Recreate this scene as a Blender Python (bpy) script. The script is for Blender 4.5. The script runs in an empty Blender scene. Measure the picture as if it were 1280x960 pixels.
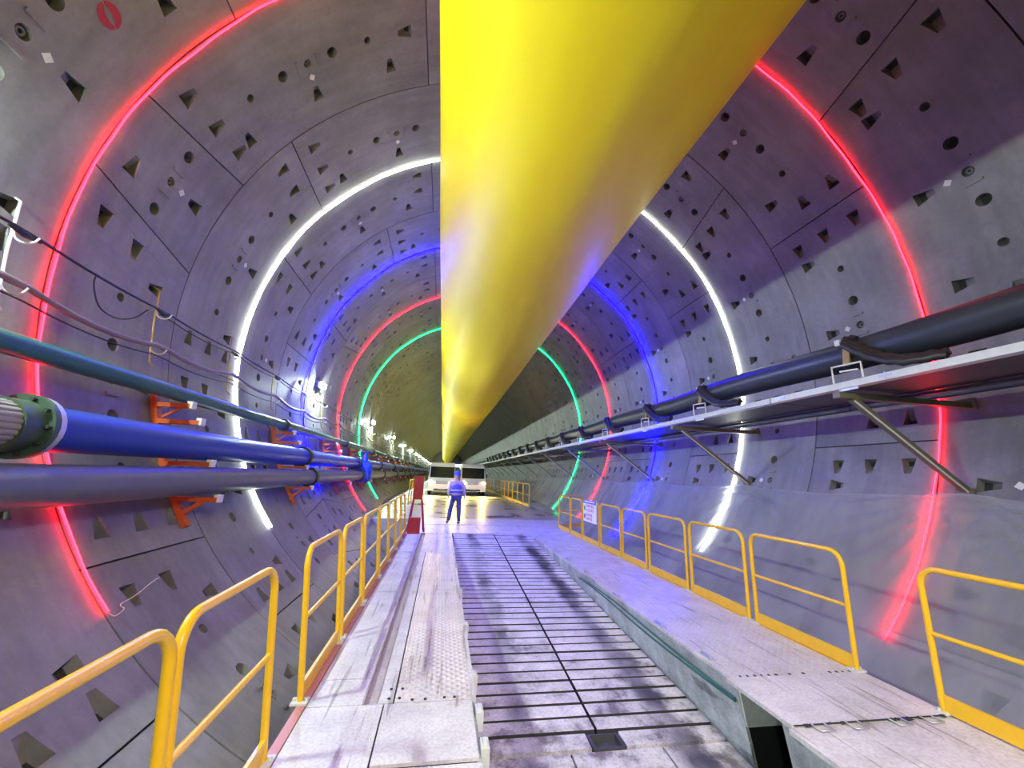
import bpy, bmesh, math, random
from mathutils import Vector, Matrix
random.seed(7)
C = bpy.context.scene.collection
scene = bpy.context.scene
R_ = math.radians

# ------------------------------------------------------------------ camera
F_PX, PITCH, YAW, ROLL = 489.4, .2287, .1626, .039
CAM = Vector((-1.4993, 0.0, 1.75))
cam_d = bpy.data.cameras.new('camera')
cam_d.sensor_fit = 'HORIZONTAL'; cam_d.sensor_width = 36.0
cam_d.lens = F_PX / 1280 * 36.0
cam_d.clip_start = .05; cam_d.clip_end = 400
cam = bpy.data.objects.new('camera', cam_d); C.objects.link(cam)
_r0 = Vector((math.cos(YAW), -math.sin(YAW), 0)); _f0 = Vector((math.sin(YAW), math.cos(YAW), 0)); _z = Vector((0, 0, 1))
_fw = math.cos(PITCH)*_f0 + math.sin(PITCH)*_z
_u0 = -math.sin(PITCH)*_f0 + math.cos(PITCH)*_z
_rt = math.cos(ROLL)*_r0 + math.sin(ROLL)*_u0
_up = -math.sin(ROLL)*_r0 + math.cos(ROLL)*_u0
M = Matrix(((_rt.x, _up.x, -_fw.x, CAM.x), (_rt.y, _up.y, -_fw.y, CAM.y), (_rt.z, _up.z, -_fw.z, CAM.z), (0, 0, 0, 1)))
cam.matrix_world = M
scene.camera = cam

# ------------------------------------------------------------------ world, view, light levels
vs = scene.view_settings
vs.view_transform = 'Standard'; vs.look = 'None'; vs.gamma = 1.0; vs.use_curve_mapping = False
vs.exposure = 0.32
w = bpy.data.worlds.new('world'); scene.world = w; w.use_nodes = True
w.node_tree.nodes['Background'].inputs[0].default_value = (.6, .62, .7, 1)
w.node_tree.nodes['Background'].inputs[1].default_value = .15
LAMP_L = 1750.0                                   # radiance of the wall lamps' diffusers
FILL_W = 150.0                                   # fill flood added out of view behind the camera to brighten the deck
# colour, radiance of the rope all round, radiance of its inward face
LED = dict(red=((1, .006, .014), 20.0, 34.0), white=((.93, 1.0, .84), 26.0, 45.0), blue=((.0001, .0, 1.0), 130.0, 1800.0), green=((.0, .9, .17), 20.0, 20.0))

def area_light(name, loc, target, size, power, color=(1, 1, 1)):
    d = bpy.data.lights.new(name, 'AREA'); d.shape = 'RECTANGLE'; d.size, d.size_y = size
    d.energy = power; d.color = color
    o = bpy.data.objects.new(name, d); C.objects.link(o)
    o.location = loc; o.rotation_euler = (Vector(target)-Vector(loc)).to_track_quat('-Z', 'Y').to_euler()
    return o
fl = area_light('fill_flood', (.6, -2.6, 4.3), (.2, 4.5, -.5), (1.0, .5), FILL_W, (1, .93, .9)); fl.data.spread = R_(100)

# ------------------------------------------------------------------ helpers
RT, ZC = 5.8, 4.0456
RW, Y0 = 1.995, 4.576                            # ring width, y of the first seam
def pol(th, r=RT, y=0):                          # point at angle th (deg from crown, + right) on radius r
    a = R_(th); return Vector((r*math.sin(a), y, ZC + r*math.cos(a)))

class MB:
    def __init__(s): s.v = []; s.f = []; s.sm = []; s.mi = []
    def add(s, vs_, fs, smooth=False, mi=0):
        o = len(s.v); s.v += [tuple(p) for p in vs_]
        for f in fs: s.f.append([i+o for i in f]); s.sm.append(smooth); s.mi.append(mi)
    def box(s, a, b, mi=0):
        x0, y0, z0 = a; x1, y1, z1 = b
        s.add([(x0,y0,z0),(x1,y0,z0),(x1,y1,z0),(x0,y1,z0),(x0,y0,z1),(x1,y0,z1),(x1,y1,z1),(x0,y1,z1)],
              [(0,3,2,1),(4,5,6,7),(0,1,5,4),(1,2,6,5),(2,3,7,6),(3,0,4,7)], mi=mi)
    def obox(s, c, ax, ay, az, hx, hy, hz):       # oriented box
        c = Vector(c); P = []
        for k in (-1, 1):
            for (i, j) in ((-1,-1),(1,-1),(1,1),(-1,1)):
                P.append(c + ax*hx*i + ay*hy*j + az*hz*k)
        s.add(P, [(0,3,2,1),(4,5,6,7),(0,1,5,4),(1,2,6,5),(2,3,7,6),(3,0,4,7)])
    def bar(s, p, q, w_, h_, up=(0,0,1)):         # rectangular bar from p to q
        p, q = Vector(p), Vector(q); d = (q-p); L = d.length; d.normalize()
        u = Vector(up); sd = d.cross(u)
        if sd.length < 1e-4: sd = d.cross(Vector((1,0,0)))
        sd.normalize(); u = sd.cross(d)
        s.obox((p+q)/2, d, sd, u, L/2, w_/2, h_/2)
    def tube(s, pts, r, n=10, closed=False, caps=True, smooth=True):
        pts = [Vector(p) for p in pts]; m = len(pts)
        rr = r if isinstance(r, (list, tuple)) else [r]*m
        T = []
        for i in range(m):
            a = pts[(i-1) % m] if (closed or i > 0) else pts[i]
            b = pts[(i+1) % m] if (closed or i < m-1) else pts[i]
            T.append((b-a).normalized())
        nrm = T[0].orthogonal().normalized(); V = []
        for i in range(m):
            nrm = (nrm - T[i]*nrm.dot(T[i])).normalized(); bn = T[i].cross(nrm)
            for k in range(n):
                a = 2*math.pi*k/n
                V.append(pts[i] + (nrm*math.cos(a)+bn*math.sin(a))*rr[i])
        Fs = []
        for i in range(m if closed else m-1):
            j = (i+1) % m
            for k in range(n):
                Fs.append((i*n+k, i*n+(k+1) % n, j*n+(k+1) % n, j*n+k))
        s.add(V, Fs, smooth)
        if caps and not closed:
            s.add(V[:n], [tuple(range(n-1, -1, -1))]); s.add(V[-n:], [tuple(range(n))])
    def disc(s, c, axis, r, h, n=16, smooth=True):
        axis = Vector(axis).normalized(); c = Vector(c)
        s.tube([c-axis*h/2, c+axis*h/2], r, n)
    def ball(s, c, r, n=10, m=7, sc=(1,1,1)):
        c = Vector(c); V = []
        for i in range(m+1):
            a = math.pi*i/m
            for k in range(n):
                b = 2*math.pi*k/n
                V.append(c+Vector((r*sc[0]*math.sin(a)*math.cos(b), r*sc[1]*math.sin(a)*math.sin(b), r*sc[2]*math.cos(a))))
        s.add(V, [(i*n+k, (i+1)*n+k, (i+1)*n+(k+1) % n, i*n+(k+1) % n) for i in range(m) for k in range(n)], True)
    def mesh(s, name):
        me = bpy.data.meshes.new(name); me.from_pydata(s.v, [], s.f)
        me.polygons.foreach_set('use_smooth', s.sm); me.polygons.foreach_set('material_index', s.mi); me.update()
        return me
    def build(s, name, mat, parent=None, loc=None):
        me = s.mesh(name)
        for m_ in (mat if isinstance(mat, (list, tuple)) else [mat]): me.materials.append(m_)
        return link(name, me, parent, loc)

def link(name, me, parent=None, loc=None):
    o = bpy.data.objects.new(name, me); C.objects.link(o)
    if parent is not None: o.parent = parent
    if loc is not None: o.location = loc
    return o
def tag(o, label=None, cat=None, group=None, kind=None):
    if label: o['label'] = label
    if cat: o['category'] = cat
    if group: o['group'] = group
    if kind: o['kind'] = kind
    return o
def thing(name, label, cat, loc=(0,0,0), group=None):
    o = bpy.data.objects.new(name, None); C.objects.link(o); o.location = loc; o.empty_display_size = .1
    return tag(o, label, cat, group)
def dup(root, loc=None, rotz=None, label=None, group=None):
    r = root.copy(); C.objects.link(r)
    if loc is not None: r.location = loc
    if rotz is not None: r.rotation_euler = (0, 0, rotz)
    if label: r['label'] = label
    if group: r['group'] = group
    for ch in list(root.children):
        c = ch.copy(); C.objects.link(c); c.parent = r
        for g in list(ch.children):
            d = g.copy(); C.objects.link(d); d.parent = c
    return r
def smooth(P, k=6):
    P = [Vector(p) for p in P]; Q = [P[0]]+P+[P[-1]]; out = []
    for i in range(1, len(Q)-2):
        a, b_, c, d = Q[i-1:i+3]
        for j in range(k):
            t = j/k; out.append(.5*((2*b_)+(c-a)*t+(2*a-5*b_+4*c-d)*t*t+(3*b_-a-3*c+d)*t**3))
    return out+[P[-1]]
ORD = ['first','second','third','fourth','fifth','sixth','seventh','eighth','ninth','tenth','eleventh','twelfth','thirteenth','fourteenth','fifteenth','sixteenth','seventeenth','eighteenth','nineteenth','twentieth']

# ------------------------------------------------------------------ materials
def nmat(name):
    m = bpy.data.materials.new(name); m.use_nodes = True
    return m, m.node_tree.nodes, m.node_tree.links, m.node_tree.nodes['Principled BSDF']
def simple(name, col, rough=.5, metal=0.0, var=.12, scale=6.0, bump=.0, spec=.5, coat=0.0):
    m, N, L, B = nmat(name)
    tc = N.new('ShaderNodeTexCoord'); nz = N.new('ShaderNodeTexNoise'); nz.inputs['Scale'].default_value = scale; nz.inputs['Detail'].default_value = 5
    L.new(tc.outputs['Object'], nz.inputs['Vector'])
    mx = N.new('ShaderNodeMix'); mx.data_type = 'RGBA'
    mx.inputs[6].default_value = (*[c*(1-var) for c in col], 1); mx.inputs[7].default_value = (*[min(1, c*(1+var)) for c in col], 1)
    L.new(nz.outputs['Fac'], mx.inputs[0]); L.new(mx.outputs[2], B.inputs['Base Color'])
    B.inputs['Roughness'].default_value = rough; B.inputs['Metallic'].default_value = metal
    B.inputs['Specular IOR Level'].default_value = spec; B.inputs['Coat Weight'].default_value = coat
    if bump:
        bp = N.new('ShaderNodeBump'); bp.inputs['Strength'].default_value = bump; bp.inputs['Distance'].default_value = .01
        L.new(nz.outputs['Fac'], bp.inputs['Height']); L.new(bp.outputs[0], B.inputs['Normal'])
    return m
def emit(name, col, k):
    m, N, L, B = nmat(name)
    B.inputs['Base Color'].default_value = (0, 0, 0, 1); B.inputs['Emission Color'].default_value = (*col, 1); B.inputs['Emission Strength'].default_value = k
    B.inputs['Specular IOR Level'].default_value = 0; B.inputs['Roughness'].default_value = 1
    return m
def ramp(N, stops):
    r = N.new('ShaderNodeValToRGB'); e = r.color_ramp.elements
    while len(e) < len(stops): e.new(.5)
    for i, (p, c) in enumerate(stops): e[i].position = p; e[i].color = (*c, 1) if len(c) == 3 else c
    return r

def concrete():
    m, N, L, B = nmat('cast_concrete')
    tc = N.new('ShaderNodeTexCoord'); oi = N.new('ShaderNodeObjectInfo')
    ad = N.new('ShaderNodeVectorMath'); ad.operation = 'MULTIPLY_ADD'
    cb = N.new('ShaderNodeCombineXYZ')
    for i in range(3): L.new(oi.outputs['Random'], cb.inputs[i])
    L.new(cb.outputs[0], ad.inputs[0]); ad.inputs[1].default_value = (37, 91, 53); L.new(tc.outputs['Object'], ad.inputs[2])
    n1 = N.new('ShaderNodeTexNoise'); n1.inputs['Scale'].default_value = .9; n1.inputs['Detail'].default_value = 6; n1.inputs['Roughness'].default_value = .6
    n2 = N.new('ShaderNodeTexNoise'); n2.inputs['Scale'].default_value = 14; n2.inputs['Detail'].default_value = 8; n2.inputs['Roughness'].default_value = .75
    mp = N.new('ShaderNodeMapping'); mp.inputs['Scale'].default_value = (1.4, 9, 1.4)
    L.new(ad.outputs[0], mp.inputs[0])
    n3 = N.new('ShaderNodeTexNoise'); n3.inputs['Scale'].default_value = .8; n3.inputs['Detail'].default_value = 5
    for n in (n1, n2): L.new(ad.outputs[0], n.inputs['Vector'])
    L.new(mp.outputs[0], n3.inputs['Vector'])
    r1 = ramp(N, [(.3, (.19, .182, .178)), (.5, (.25, .242, .236)), (.7, (.33, .32, .31))]); L.new(n1.outputs['Fac'], r1.inputs[0])
    r2 = ramp(N, [(.25, (.72, .72, .72)), (.6, (1, 1, 1)), (.8, (1.0, 1.0, 1.0))]); L.new(n2.outputs['Fac'], r2.inputs[0])
    r3 = ramp(N, [(.35, (.84, .83, .82)), (.62, (1.0, 1.0, 1.0))]); L.new(n3.outputs['Fac'], r3.inputs[0])
    m1 = N.new('ShaderNodeMix'); m1.data_type = 'RGBA'; m1.blend_type = 'MULTIPLY'; m1.inputs[0].default_value = .6
    L.new(r1.outputs[0], m1.inputs[6]); L.new(r2.outputs[0], m1.inputs[7])
    m2 = N.new('ShaderNodeMix'); m2.data_type = 'RGBA'; m2.blend_type = 'MULTIPLY'; m2.inputs[0].default_value = .9
    L.new(m1.outputs[2], m2.inputs[6]); L.new(r3.outputs[0], m2.inputs[7])
    mr = N.new('ShaderNodeMapRange'); mr.inputs[3].default_value = .85; mr.inputs[4].default_value = 1.12; L.new(oi.outputs['Random'], mr.inputs[0])
    m3 = N.new('ShaderNodeVectorMath'); m3.operation = 'SCALE'; L.new(m2.outputs[2], m3.inputs[0]); L.new(mr.outputs[0], m3.inputs[3])
    L.new(m3.outputs[0], B.inputs['Base Color'])
    rr = N.new('ShaderNodeMapRange'); rr.inputs[3].default_value = .38; rr.inputs[4].default_value = .62; L.new(n1.outputs['Fac'], rr.inputs[0]); L.new(rr.outputs[0], B.inputs['Roughness'])
    B.inputs['Specular IOR Level'].default_value = .45
    bp = N.new('ShaderNodeBump'); bp.inputs['Strength'].default_value = .25; bp.inputs['Distance'].default_value = .004
    L.new(n2.outputs['Fac'], bp.inputs['Height']); L.new(bp.outputs[0], B.inputs['Normal'])
    return m

def deck_mat(name, base, dirt, diamond=False, dirt_amt=.5, rough=.45):
    """painted steel plate with grime, scratches and, if asked, raised tread"""
    m, N, L, B = nmat(name)
    tc = N.new('ShaderNodeTexCoord'); g = tc.outputs['Object']
    n1 = N.new('ShaderNodeTexNoise'); n1.inputs['Scale'].default_value = 2.2; n1.inputs['Detail'].default_value = 8; n1.inputs['Roughness'].default_value = .68
    n2 = N.new('ShaderNodeTexNoise'); n2.inputs['Scale'].default_value = 45; n2.inputs['Detail'].default_value = 4
    L.new(g, n1.inputs['Vector']); L.new(g, n2.inputs['Vector'])
    mp = N.new('ShaderNodeMapping'); mp.inputs['Scale'].default_value = (22, 1.1, 1); mp.inputs['Rotation'].default_value = (0, 0, .12); L.new(g, mp.inputs[0])
    n3 = N.new('ShaderNodeTexNoise'); n3.inputs['Scale'].default_value = 1.0; n3.inputs['Detail'].default_value = 6; n3.inputs['Distortion'].default_value = .4; L.new(mp.outputs[0], n3.inputs['Vector'])
    r1 = ramp(N, [(.3, (1, 1, 1)), (.62, (0, 0, 0))]); L.new(n1.outputs['Fac'], r1.inputs[0])
    r3 = ramp(N, [(.60, (0, 0, 0)), (.66, (1, 1, 1))]); L.new(n3.outputs['Fac'], r3.inputs[0])
    r2 = ramp(N, [(.35, (.55, .55, .55)), (.6, (1, 1, 1))]); L.new(n2.outputs['Fac'], r2.inputs[0])
    a = N.new('ShaderNodeMath'); a.operation = 'MULTIPLY'; L.new(r1.outputs[0], a.inputs[0]); a.inputs[1].default_value = dirt_amt
    b = N.new('ShaderNodeMath'); b.operation = 'MULTIPLY_ADD'; L.new(r3.outputs[0], b.inputs[0]); b.inputs[1].default_value = .5; L.new(a.outputs[0], b.inputs[2]); b.use_clamp = True
    mx = N.new('ShaderNodeMix'); mx.data_type = 'RGBA'; mx.inputs[6].default_value = (*base, 1); mx.inputs[7].default_value = (*dirt, 1); L.new(b.outputs[0], mx.inputs[0])
    m2 = N.new('ShaderNodeMix'); m2.data_type = 'RGBA'; m2.blend_type = 'MULTIPLY'; m2.inputs[0].default_value = .45; L.new(mx.outputs[2], m2.inputs[6]); L.new(r2.outputs[0], m2.inputs[7])
    L.new(m2.outputs[2], B.inputs['Base Color']); B.inputs['Roughness'].default_value = rough
    bp = N.new('ShaderNodeBump'); bp.inputs['Strength'].default_value = .3; bp.inputs['Distance'].default_value = .004
    if diamond:
        w1 = N.new('ShaderNodeTexWave'); w1.inputs['Scale'].default_value = 7.5; w1.bands_direction = 'DIAGONAL'
        mm = N.new('ShaderNodeMapping'); mm.inputs['Scale'].default_value = (1, -1, 1); L.new(g, mm.inputs[0])
        w2 = N.new('ShaderNodeTexWave'); w2.inputs['Scale'].default_value = 7.5; w2.bands_direction = 'DIAGONAL'; L.new(mm.outputs[0], w2.inputs['Vector']); L.new(g, w1.inputs['Vector'])
        mu = N.new('ShaderNodeMath'); mu.operation = 'MULTIPLY'; L.new(w1.outputs['Fac'], mu.inputs[0]); L.new(w2.outputs['Fac'], mu.inputs[1])
        bp.inputs['Strength'].default_value = .9; bp.inputs['Distance'].default_value = .012; L.new(mu.outputs[0], bp.inputs['Height'])
    else: L.new(n2.outputs['Fac'], bp.inputs['Height'])
    L.new(bp.outputs[0], B.inputs['Normal'])
    return m

def ramp_mat():
    """grimy ramp plates: two worn tyre tracks of dark mud run the length of the ramp"""
    m, N, L, B = nmat('ramp_plate_steel')
    ge = N.new('ShaderNodeNewGeometry'); sp = N.new('ShaderNodeSeparateXYZ'); L.new(ge.outputs['Position'], sp.inputs[0])
    n1 = N.new('ShaderNodeTexNoise'); n1.inputs['Scale'].default_value = 3.0; n1.inputs['Detail'].default_value = 8; n1.inputs['Roughness'].default_value = .7; L.new(ge.outputs['Position'], n1.inputs['Vector'])
    n2 = N.new('ShaderNodeTexNoise'); n2.inputs['Scale'].default_value = 40; n2.inputs['Detail'].default_value = 6; n2.inputs['Roughness'].default_value = .8; L.new(ge.outputs['Position'], n2.inputs['Vector'])
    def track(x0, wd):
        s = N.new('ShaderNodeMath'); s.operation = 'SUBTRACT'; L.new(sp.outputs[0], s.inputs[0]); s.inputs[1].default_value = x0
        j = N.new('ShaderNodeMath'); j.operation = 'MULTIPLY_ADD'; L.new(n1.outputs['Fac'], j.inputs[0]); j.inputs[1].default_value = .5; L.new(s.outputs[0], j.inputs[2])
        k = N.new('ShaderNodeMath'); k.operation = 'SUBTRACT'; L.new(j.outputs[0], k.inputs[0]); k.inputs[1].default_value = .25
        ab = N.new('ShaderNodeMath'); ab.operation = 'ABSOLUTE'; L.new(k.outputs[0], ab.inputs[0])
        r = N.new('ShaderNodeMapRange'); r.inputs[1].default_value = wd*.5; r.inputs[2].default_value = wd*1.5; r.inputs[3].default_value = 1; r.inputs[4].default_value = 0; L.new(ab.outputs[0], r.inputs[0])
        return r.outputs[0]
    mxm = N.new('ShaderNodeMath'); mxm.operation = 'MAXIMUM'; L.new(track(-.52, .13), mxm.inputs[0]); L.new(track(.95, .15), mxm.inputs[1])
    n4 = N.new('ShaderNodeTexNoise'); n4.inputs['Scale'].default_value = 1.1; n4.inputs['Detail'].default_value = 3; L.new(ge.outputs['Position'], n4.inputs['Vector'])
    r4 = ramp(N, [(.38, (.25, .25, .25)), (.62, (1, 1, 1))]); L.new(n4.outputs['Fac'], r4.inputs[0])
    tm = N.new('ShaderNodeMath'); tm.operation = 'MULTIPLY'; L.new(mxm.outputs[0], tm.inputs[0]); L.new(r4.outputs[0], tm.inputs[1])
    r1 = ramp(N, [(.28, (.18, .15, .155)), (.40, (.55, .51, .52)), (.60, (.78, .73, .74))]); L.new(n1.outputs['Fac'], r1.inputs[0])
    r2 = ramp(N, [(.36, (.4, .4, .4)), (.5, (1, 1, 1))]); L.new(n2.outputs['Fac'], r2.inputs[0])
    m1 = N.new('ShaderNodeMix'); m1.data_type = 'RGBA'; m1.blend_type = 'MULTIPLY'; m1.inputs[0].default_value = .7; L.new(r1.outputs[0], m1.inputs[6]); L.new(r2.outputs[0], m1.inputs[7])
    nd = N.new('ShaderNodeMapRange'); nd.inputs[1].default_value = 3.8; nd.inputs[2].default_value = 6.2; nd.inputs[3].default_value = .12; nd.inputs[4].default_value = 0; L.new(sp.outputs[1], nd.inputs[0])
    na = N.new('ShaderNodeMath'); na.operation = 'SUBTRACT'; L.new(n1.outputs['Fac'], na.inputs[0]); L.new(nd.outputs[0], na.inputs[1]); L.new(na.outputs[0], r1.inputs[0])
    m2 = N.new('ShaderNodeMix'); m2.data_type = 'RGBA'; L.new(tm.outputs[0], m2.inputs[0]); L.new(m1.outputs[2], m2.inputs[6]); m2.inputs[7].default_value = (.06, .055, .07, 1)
    L.new(m2.outputs[2], B.inputs['Base Color']); B.inputs['Roughness'].default_value = .55
    bp = N.new('ShaderNodeBump'); bp.inputs['Strength'].default_value = .5; bp.inputs['Distance'].default_value = .006; L.new(n2.outputs['Fac'], bp.inputs['Height']); L.new(bp.outputs[0], B.inputs['Normal'])
    return m

def duct_mat():
    m, N, L, B = nmat('yellow_duct_fabric')
    tc = N.new('ShaderNodeTexCoord'); g = tc.outputs['Object']
    mp = N.new('ShaderNodeMapping'); mp.inputs['Scale'].default_value = (1.2, .25, 1.2); L.new(g, mp.inputs[0])
    n1 = N.new('ShaderNodeTexNoise'); n1.inputs['Scale'].default_value = 1.0; n1.inputs['Detail'].default_value = 3; L.new(mp.outputs[0], n1.inputs['Vector'])
    m2 = N.new('ShaderNodeMapping'); m2.inputs['Scale'].default_value = (2.5, 16, 2.5); m2.inputs['Rotation'].default_value = (0, 0, .5); L.new(g, m2.inputs[0])
    n2 = N.new('ShaderNodeTexNoise'); n2.inputs['Scale'].default_value = 1.0; n2.inputs['Detail'].default_value = 4; n2.inputs['Distortion'].default_value = .6; L.new(m2.outputs[0], n2.inputs['Vector'])
    r1 = ramp(N, [(.3, (.93, .66, .006)), (.7, (.98, .78, .010))]); L.new(n1.outputs['Fac'], r1.inputs[0]); L.new(r1.outputs[0], B.inputs['Base Color'])
    B.inputs['Roughness'].default_value = .5; B.inputs['Specular IOR Level'].default_value = .22
    B.inputs['Coat Weight'].default_value = .04; B.inputs['Coat Roughness'].default_value = .25
    b1 = N.new('ShaderNodeBump'); b1.inputs['Strength'].default_value = .25; b1.inputs['Distance'].default_value = .012; L.new(n2.outputs['Fac'], b1.inputs['Height'])
    b2 = N.new('ShaderNodeBump'); b2.inputs['Strength'].default_value = .3; b2.inputs['Distance'].default_value = .15; L.new(n1.outputs['Fac'], b2.inputs['Height']); L.new(b1.outputs[0], b2.inputs['Normal'])
    L.new(b2.outputs[0], B.inputs['Normal'])
    return m

def plastic_mat():
    m, N, L, B = nmat('milky_plastic_film')
    out = N['Material Output']
    tc = N.new('ShaderNodeTexCoord'); mp = N.new('ShaderNodeMapping'); mp.inputs['Scale'].default_value = (.6, 1.2, .6); L.new(tc.outputs['Object'], mp.inputs[0])
    nz = N.new('ShaderNodeTexNoise'); nz.inputs['Scale'].default_value = 1.6; nz.inputs['Detail'].default_value = 6; L.new(mp.outputs[0], nz.inputs['Vector'])
    bp = N.new('ShaderNodeBump'); bp.inputs['Strength'].default_value = .2; bp.inputs['Distance'].default_value = .03; L.new(nz.outputs['Fac'], bp.inputs['Height'])
    df = N.new('ShaderNodeBsdfDiffuse'); df.inputs[0].default_value = (.62, .63, .65, 1)
    tl = N.new('ShaderNodeBsdfTranslucent'); tl.inputs[0].default_value = (.75, .76, .78, 1)
    gl = N.new('ShaderNodeBsdfGlossy'); gl.inputs['Roughness'].default_value = .45; gl.inputs[0].default_value = (.8, .8, .8, 1)
    tr = N.new('ShaderNodeBsdfTransparent'); tr.inputs[0].default_value = (.95, .95, .97, 1)
    for n in (df, tl, gl): L.new(bp.outputs[0], n.inputs['Normal'])
    a = N.new('ShaderNodeMixShader'); a.inputs[0].default_value = .45; L.new(df.outputs[0], a.inputs[1]); L.new(tl.outputs[0], a.inputs[2])
    b = N.new('ShaderNodeMixShader'); b.inputs[0].default_value = .05; L.new(a.outputs[0], b.inputs[1]); L.new(gl.outputs[0], b.inputs[2])
    rp = N.new('ShaderNodeMapRange'); rp.inputs[1].default_value = .3; rp.inputs[2].default_value = .75; rp.inputs[3].default_value = .6; rp.inputs[4].default_value = .38; L.new(nz.outputs['Fac'], rp.inputs[0])
    c = N.new('ShaderNodeMixShader'); L.new(rp.outputs[0], c.inputs[0]); L.new(b.outputs[0], c.inputs[1]); L.new(tr.outputs[0], c.inputs[2])
    L.new(c.outputs[0], out.inputs[0]); N.remove(B)
    return m

def far_floor_mat():
    m, N, L, B = nmat('wet_floor_concrete')
    ge = N.new('ShaderNodeNewGeometry')
    n1 = N.new('ShaderNodeTexNoise'); n1.inputs['Scale'].default_value = .7; n1.inputs['Detail'].default_value = 6; L.new(ge.outputs['Position'], n1.inputs['Vector'])
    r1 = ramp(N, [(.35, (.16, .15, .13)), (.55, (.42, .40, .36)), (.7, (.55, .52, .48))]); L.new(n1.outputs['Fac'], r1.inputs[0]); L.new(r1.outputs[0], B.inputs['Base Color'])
    r2 = ramp(N, [(.35, (.2, .2, .2)), (.65, (.5, .5, .5))]); L.new(n1.outputs['Fac'], r2.inputs[0]); L.new(r2.outputs[0], B.inputs['Roughness'])
    return m

m_conc = concrete()
m_plug = simple('dark_grout_plug', (.055, .055, .06), .6)
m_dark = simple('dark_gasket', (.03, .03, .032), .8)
m_paper = simple('white_paper', (.72, .72, .69), .7, var=.05)
m_redpaint = simple('red_marker_paint', (.45, .02, .035), .6)
m_duct = duct_mat()
m_yel = simple('yellow_rail_paint', (.84, .47, .010), .35, var=.1, scale=9, coat=.2)
m_green = simple('green_pipe_paint', (.025, .12, .095), .38, scale=4)
m_blue = simple('blue_pipe_paint', (.012, .05, .34), .42, scale=3)
m_greyp = simple('grey_steel_pipe', (.13, .14, .155), .45, metal=.1, scale=4)
m_flange = simple('dark_flange_iron', (.035, .04, .045), .5, metal=.3)
m_flgreen = simple('green_flange_paint', (.05, .085, .06), .45)
m_orange = simple('orange_bracket_paint', (.52, .10, .02), .5, scale=10, var=.3)
m_white = simple('white_cap', (.75, .73, .7), .5)
m_hose = simple('ribbed_beige_hose', (.27, .25, .235), .6)
m_rubber = simple('black_rubber', (.02, .022, .027), .42, scale=5)
m_blackhose = simple('black_cable_sheath', (.028, .034, .042), .38, scale=3, var=.3)
m_pinkhose = simple('pinkish_grey_hose', (.22, .165, .165), .5)
m_galv = simple('galvanised_steel', (.55, .56, .55), .42, metal=.55, scale=12)
m_galvw = simple('pale_painted_steel', (.62, .63, .60), .5, scale=14, var=.18)
m_traydark = simple('dark_tray_steel', (.07, .07, .075), .5, metal=.3)
m_bronze = simple('olive_steel_bracket', (.17, .16, .10), .5, metal=.3, scale=8)
m_plate = deck_mat('white_painted_plate', (.75, .71, .70), (.16, .13, .12), dirt_amt=.38)
m_tread = deck_mat('white_tread_plate', (.74, .70, .68), (.2, .16, .14), True, dirt_amt=.35, rough=.36)
m_wall_p = deck_mat('chipped_white_wall', (.62, .66, .64), (.13, .13, .12), dirt_amt=.85)
m_under = simple('dark_frame_steel', (.05, .05, .055), .6)
m_pinkedge = simple('faded_red_edge_paint', (.55, .22, .2), .5)
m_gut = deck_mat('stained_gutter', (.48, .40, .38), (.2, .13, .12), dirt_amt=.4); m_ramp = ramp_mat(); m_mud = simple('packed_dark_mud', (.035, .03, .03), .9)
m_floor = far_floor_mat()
m_film = plastic_mat()
m_red = simple('red_cabinet_paint', (.42, .012, .02), .35, coat=.2)
m_brass = simple('brass_clip', (.5, .38, .12), .4, metal=.6)
m_teal = simple('teal_cable_sheath', (.02, .13, .10), .45)
m_valve = simple('blue_valve_paint', (.015, .07, .55), .35, coat=.2)

# ================================================================== SETTING
lining = bpy.data.objects.new('wall_lining', None); C.objects.link(lining); lining.location = (0, 0, ZC)
tag(lining, 'curved tunnel lining of grey precast concrete segments', kind='structure')

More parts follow.
